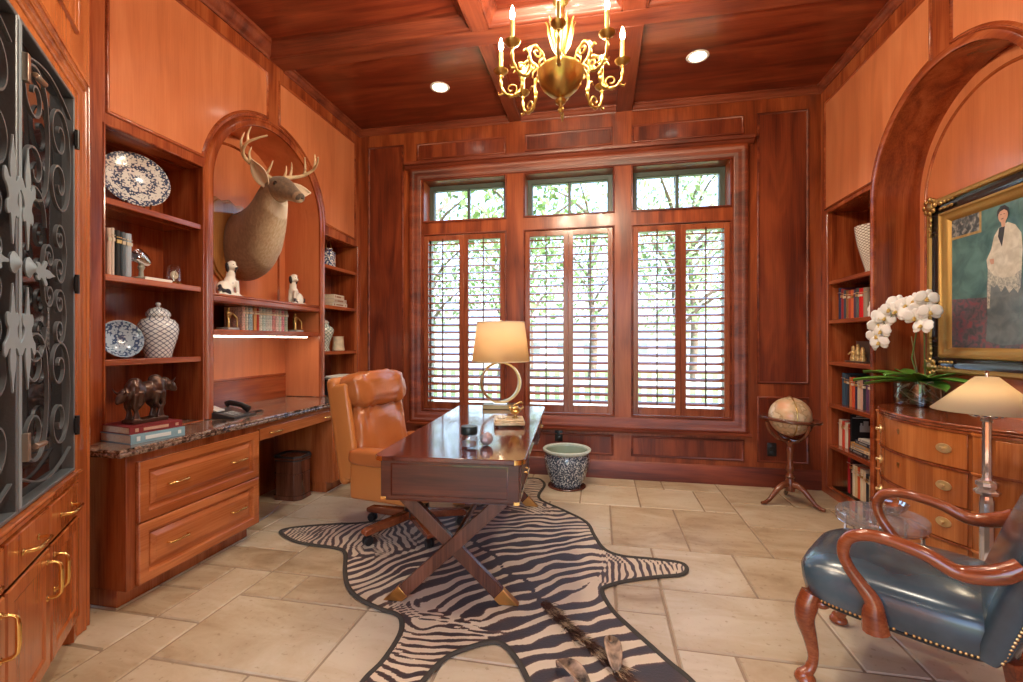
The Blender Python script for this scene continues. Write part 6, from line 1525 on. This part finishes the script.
# ---------------------------------------------------------------- chandelier
CHX, CHY = -.205, 2.40
t = thing('chandelier', 'eight-armed brass chandelier with candle bulbs hanging from the coffered ceiling', 'chandelier', (CHX, CHY, 2.70), math.radians(11))
m = M(); z0 = -.20
m.lathe([(0,-.205),(.010,-.20),(.016,-.185),(.008,-.170),(.012,-.160),(.026,-.150),(.030,-.135),(.018,-.122),(.030,-.115),(.062,-.100),(.098,-.065),(.116,-.025),(.120,.0),(.124,.006),(.124,.018),(.116,.024),(.10,.040),(.062,.056),(.034,.062),(.026,.075),(.030,.085),(0,.09)], (0,0,0), 40); m.build('bowl', CHGOLD, t, smooth=35)
m = M(); m.lathe([(0,.085),(.022,.088),(.018,.105),(.026,.12),(.036,.15),(.050,.20),(.058,.25),(.054,.275),(.030,.285),(.020,.295),(.026,.31),(.020,.325),(.022,.36),(.042,.385),(.040,.40),(.018,.415),(.014,.46),(.020,.48),(.010,.50),(0,.505)], (0,0,0), 28)
for i in range(10):
    a = 2*PI*i/10; m.tube([(.020*math.cos(a),.020*math.sin(a),.11),(.044*math.cos(a),.044*math.sin(a),.16),(.060*math.cos(a),.060*math.sin(a),.225),(.066*math.cos(a),.066*math.sin(a),.265),(.078*math.cos(a),.078*math.sin(a),.28)], [.006,.010,.011,.009,.004], 8)
m.build('urn', CHGOLD, t, smooth=60)
m = M(); m.tube([(.016*math.cos(a), .004*math.sin(a)*0, .52+.016*math.sin(a)) for a in [2*PI*i/16 for i in range(16)]], .004, 6, closed=True)
for k in range(9):
    zc = .552+k*.030
    m.tube([((.010*math.cos(a) if k%2 else 0), (0 if k%2 else .010*math.cos(a)), zc+.020*math.sin(a)) for a in [2*PI*i/12 for i in range(12)]], .0032, 6, closed=True)
m.build('chain', CHGOLD, t, smooth=60)
m = M(); m.lathe([(0,.81),(.03,.812),(.062,.825),(.07,.8385),(0,.8385)], (0,0,0), 24); m.build('ceiling_rose', CHGOLD, t)
CAN = mat('candle_sleeve', C(.55,.34,.08), .45); BUL = mat('candle_bulb', C(1,1,1), .4, emit=C(1,.80,.50), es=95)
def cat_(P_, n=5): return cat3(P_, n)
arm0 = None
for i in range(8):
    if arm0 is None:
        m = M()
        pa = cat3([(.10,0,.010),(.125,0,.055),(.165,0,.085),(.205,0,.065),(.212,0,.015),(.205,0,-.035),(.225,0,-.080),(.268,0,-.092),(.308,0,-.062),(.322,0,-.015),(.320,0,.020)], 5)
        m.tube(pa, [.0085+.0025*math.sin(i_*1.3) for i_ in range(len(pa))], 10)
        sc_ = [(.165+.030*(1-q*.75)*math.cos(1.6+q*7), 0, .055+.030*(1-q*.75)*math.sin(1.6+q*7)) for q in [j/20 for j in range(21)]]; m.tube(sc_, .005, 8)
        sc_ = [(.262+.034*(1-q*.75)*math.cos(-1.6-q*7), 0, -.055+.034*(1-q*.75)*math.sin(-1.6-q*7)) for q in [j/20 for j in range(21)]]; m.tube(sc_, .0045, 8)
        m.ell((.205,0,-.01),(.013,.013,.018), 10, 8); m.ell((.240,0,-.088),(.012,.012,.010), 10, 8); m.tube([(.212,0,.03),(.240,0,.045),(.252,0,.030)], [.007,.006,.003], 8); m.tube([(.30,0,-.07),(.33,0,-.085),(.335,0,-.07)], [.007,.005,.003], 8)
        m.tube([(.122,0,.045),(.145,0,.025),(.150,0,.0),(.140,0,-.01)], [.006,.006,.005,.003], 8)
        o = m.build('arm', CHGOLD, t, smooth=60); arm0 = o
        m = M(); m.lathe([(0,.010),(.012,.012),(.010,.022),(.022,.030),(.036,.040),(.040,.048),(.034,.047),(.018,.040),(.012,.046),(.017,.056),(.014,.062),(0,.062)], (.320,0,0), 20); cup = m.build('drip_cup', CHGOLD, o, smooth=40)
        m = M(); m.lathe([(0,.060),(.0115,.060),(.0115,.150),(.008,.154),(0,.154)], (.320,0,0), 14); can = m.build('candle', CAN, o)
        m = M(); m.lathe([(0,.154),(.007,.156),(.012,.172),(.013,.182),(.009,.202),(.003,.222),(0,.225)], (.320,0,0), 12); bul = m.build('bulb', BUL, o)
    else:
        o = arm0.copy(); COL.objects.link(o); o.parent = t; o.rotation_euler = (0, 0, i*PI/4 + math.radians(-8))
        for q in (cup, can, bul): e = q.copy(); COL.objects.link(e); e.parent = o
arm0.rotation_euler = (0, 0, math.radians(-8))
# ---------------------------------------------------------------- outside: lawn, low house, trees
g = M(); g.box((-40, YF-30, -.35), (40, 60, -.30)); struct(g.build('floor_lawn', mat('lawn', C(.17,.24,.08), .9, var=.3, vscale=1.5)))
BARK = mat('bark', C(.16,.12,.09), .9, var=.3, vscale=10, bump=.5, bscale=20)
LF1 = mat('tree_leaf', C(.13,.24,.07), .7, var=.4, vscale=1.2); LF2 = mat('tree_leaf_pale', C(.20,.29,.13), .7, var=.4, vscale=1.2)
def tree(x, y, h, cr_, seed, label, lm, nl=1500):
    rnd = random.Random(seed); t = thing('tree', label, 'tree', (x, y, -.30), 0, 'trees beyond the windows')
    m = M(); m.tube(cat3([(0,0,0),(.08,.0,h*.25),(-.06,.05,h*.5),(.05,.0,h*.8)], 4), [lerp(.17,.05,i/12) for i in range(13)], 10)
    for i in range(9):
        a = rnd.random()*6.3; z = h*(.32+.06*i); r_ = cr_*(.6+.4*rnd.random()); m.tube([(0,0,z),(r_*.45*math.cos(a),r_*.45*math.sin(a),z+h*.10),(r_*math.cos(a),r_*math.sin(a),z+h*.17)], [.06,.04,.015], 6)
    m.build('trunk', BARK, t)
    m = M()
    for i in range(nl):
        a, cz, rr = rnd.random()*6.3, rnd.uniform(-1,1), rnd.random()**.45
        q = math.sqrt(1-cz*cz); p_ = Vector((cr_*rr*q*math.cos(a), cr_*rr*q*math.sin(a), h*.66+h*.40*rr*cz)); s_ = rnd.uniform(.06,.13)
        u = Vector((rnd.gauss(0,1), rnd.gauss(0,1), rnd.gauss(0,1))).normalized(); v_ = u.orthogonal().normalized()
        m.add([p_-u*s_, p_-v_*s_*.5, p_+u*s_, p_+v_*s_*.5], [(0,1,2,3)])
    m.build('crown', lm, t, smooth=0)
for i, (x, y, h, c_, lab) in enumerate(((-4.9,12.4,6.2,1.9,'leafy tree nearest the left edge of the left window'),(-1.9,11.6,6.6,1.8,'leafy tree showing between the left and middle windows'),(1.9,11.8,5.8,1.8,'leafy tree with a forked trunk filling the right window'),
        (-.3,16.6,7.6,2.1,'tree farther off, seen through the middle window'),(-4.4,20.0,8.5,2.4,'far tall tree behind the left window foliage'),(3.6,19.0,9.0,2.4,'far tall tree behind the forked tree in the right window'))):
    tree(x, y, h, c_, 20+i, lab, LF1 if i % 2 else LF2)
t = thing('garden_house', 'low white garden house with dark openings seen through the shutters', 'house', (1.0, 26, -.30), 0)
m = M(); m.box((-14,0,0),(14,5,2.6)); m.build('wall', mat('white_stucco', C(.80,.80,.78), .8), t)
m = M(); m.prism([(-.4,2.6),(5.4,2.6),(2.5,3.9)], (-14.3,0,0), (0,1,0), (0,0,1), (28.6,0,0)); m.build('roof', mat('grey_shingle', C(.35,.35,.36), .8), t)
for i in range(9): m = M(); m.box((-6.4+i*1.5,-.03,.9),(-5.9+i*1.5,.05,1.5)); m.build('opening', mat('dark_opening', C(.22,.24,.24), .3), t)
t = thing('garden_fence', 'white picket fence across the lawn seen through the shutters', 'fence', (0, 9.2, -.30), 0)
m = M(); m.box((-8,-.02,.72),(8,.02,.80)); m.box((-8,-.02,.25),(8,.02,.33)); m.build('rail', mat('white_paint', C(.78,.78,.76), .6), t)
m = M()
for i in range(80): m.box((-8+i*.2,-.045,.05),(-7.91+i*.2,-.021,.95))
m.build('pickets', mat('white_picket', C(.78,.78,.76), .6), t)
# ---------------------------------------------------------------- light
W = bpy.data.worlds.new('sky'); S.world = W; W.use_nodes = True
N = W.node_tree.nodes; K = W.node_tree.links; bg = N['Background']
sky = N.new('ShaderNodeTexSky'); sky.sky_type = 'NISHITA'; sky.sun_disc = False; sky.sun_elevation = math.radians(48); sky.sun_rotation = math.radians(120)
sky.altitude = 50; sky.dust_density = 2.5
K.new(sky.outputs[0], bg.inputs[0]); bg.inputs[1].default_value = 1.0
def light(kind, name, loc, energy, color=(1,.93,.82), rot=(0,0,0), **kw):
    l = bpy.data.lights.new(name, kind); l.energy = energy; l.color = color
    for k, v in kw.items(): setattr(l, k, v)
    o = bpy.data.objects.new(name, l); COL.objects.link(o); o.location = loc; o.rotation_euler = rot; return o
light('SUN', 'sun', (6, -4, 9), 5.0, (1,.95,.88), (math.radians(38), 0, math.radians(60)), angle=.01)
S.view_settings.exposure = 0.45
for x, y in ((-1.35, 3.66), (.73, 3.66)):
    light('SPOT', 'downlight', (x, y, ZF-.03), 55, (1,.86,.68), spot_size=math.radians(115), spot_blend=.8, shadow_soft_size=.06)
for x, y in ((-1.25, 1.7), (.73, 1.7), (-.9, -.5), (.73, -.5)):  # added fill spots out of view, no fixtures modelled
    light('SPOT', 'downlight', (x, y, ZC-.03), 60, (1,.88,.72), spot_size=math.radians(140), spot_blend=.8, shadow_soft_size=.10)
for i in range(8):
    a = math.radians(11-8) + i*PI/4
    light('POINT', 'candle_light', (CHX + .32*math.cos(a), CHY + .32*math.sin(a), 2.70+.238), 14.5, (1,.84,.62), shadow_soft_size=.012)
S.cycles.max_bounces = 8; S.cycles.caustics_reflective = False; S.cycles.caustics_refractive = False
S.cycles.sample_clamp_indirect = 6; S.cycles.use_denoising = True
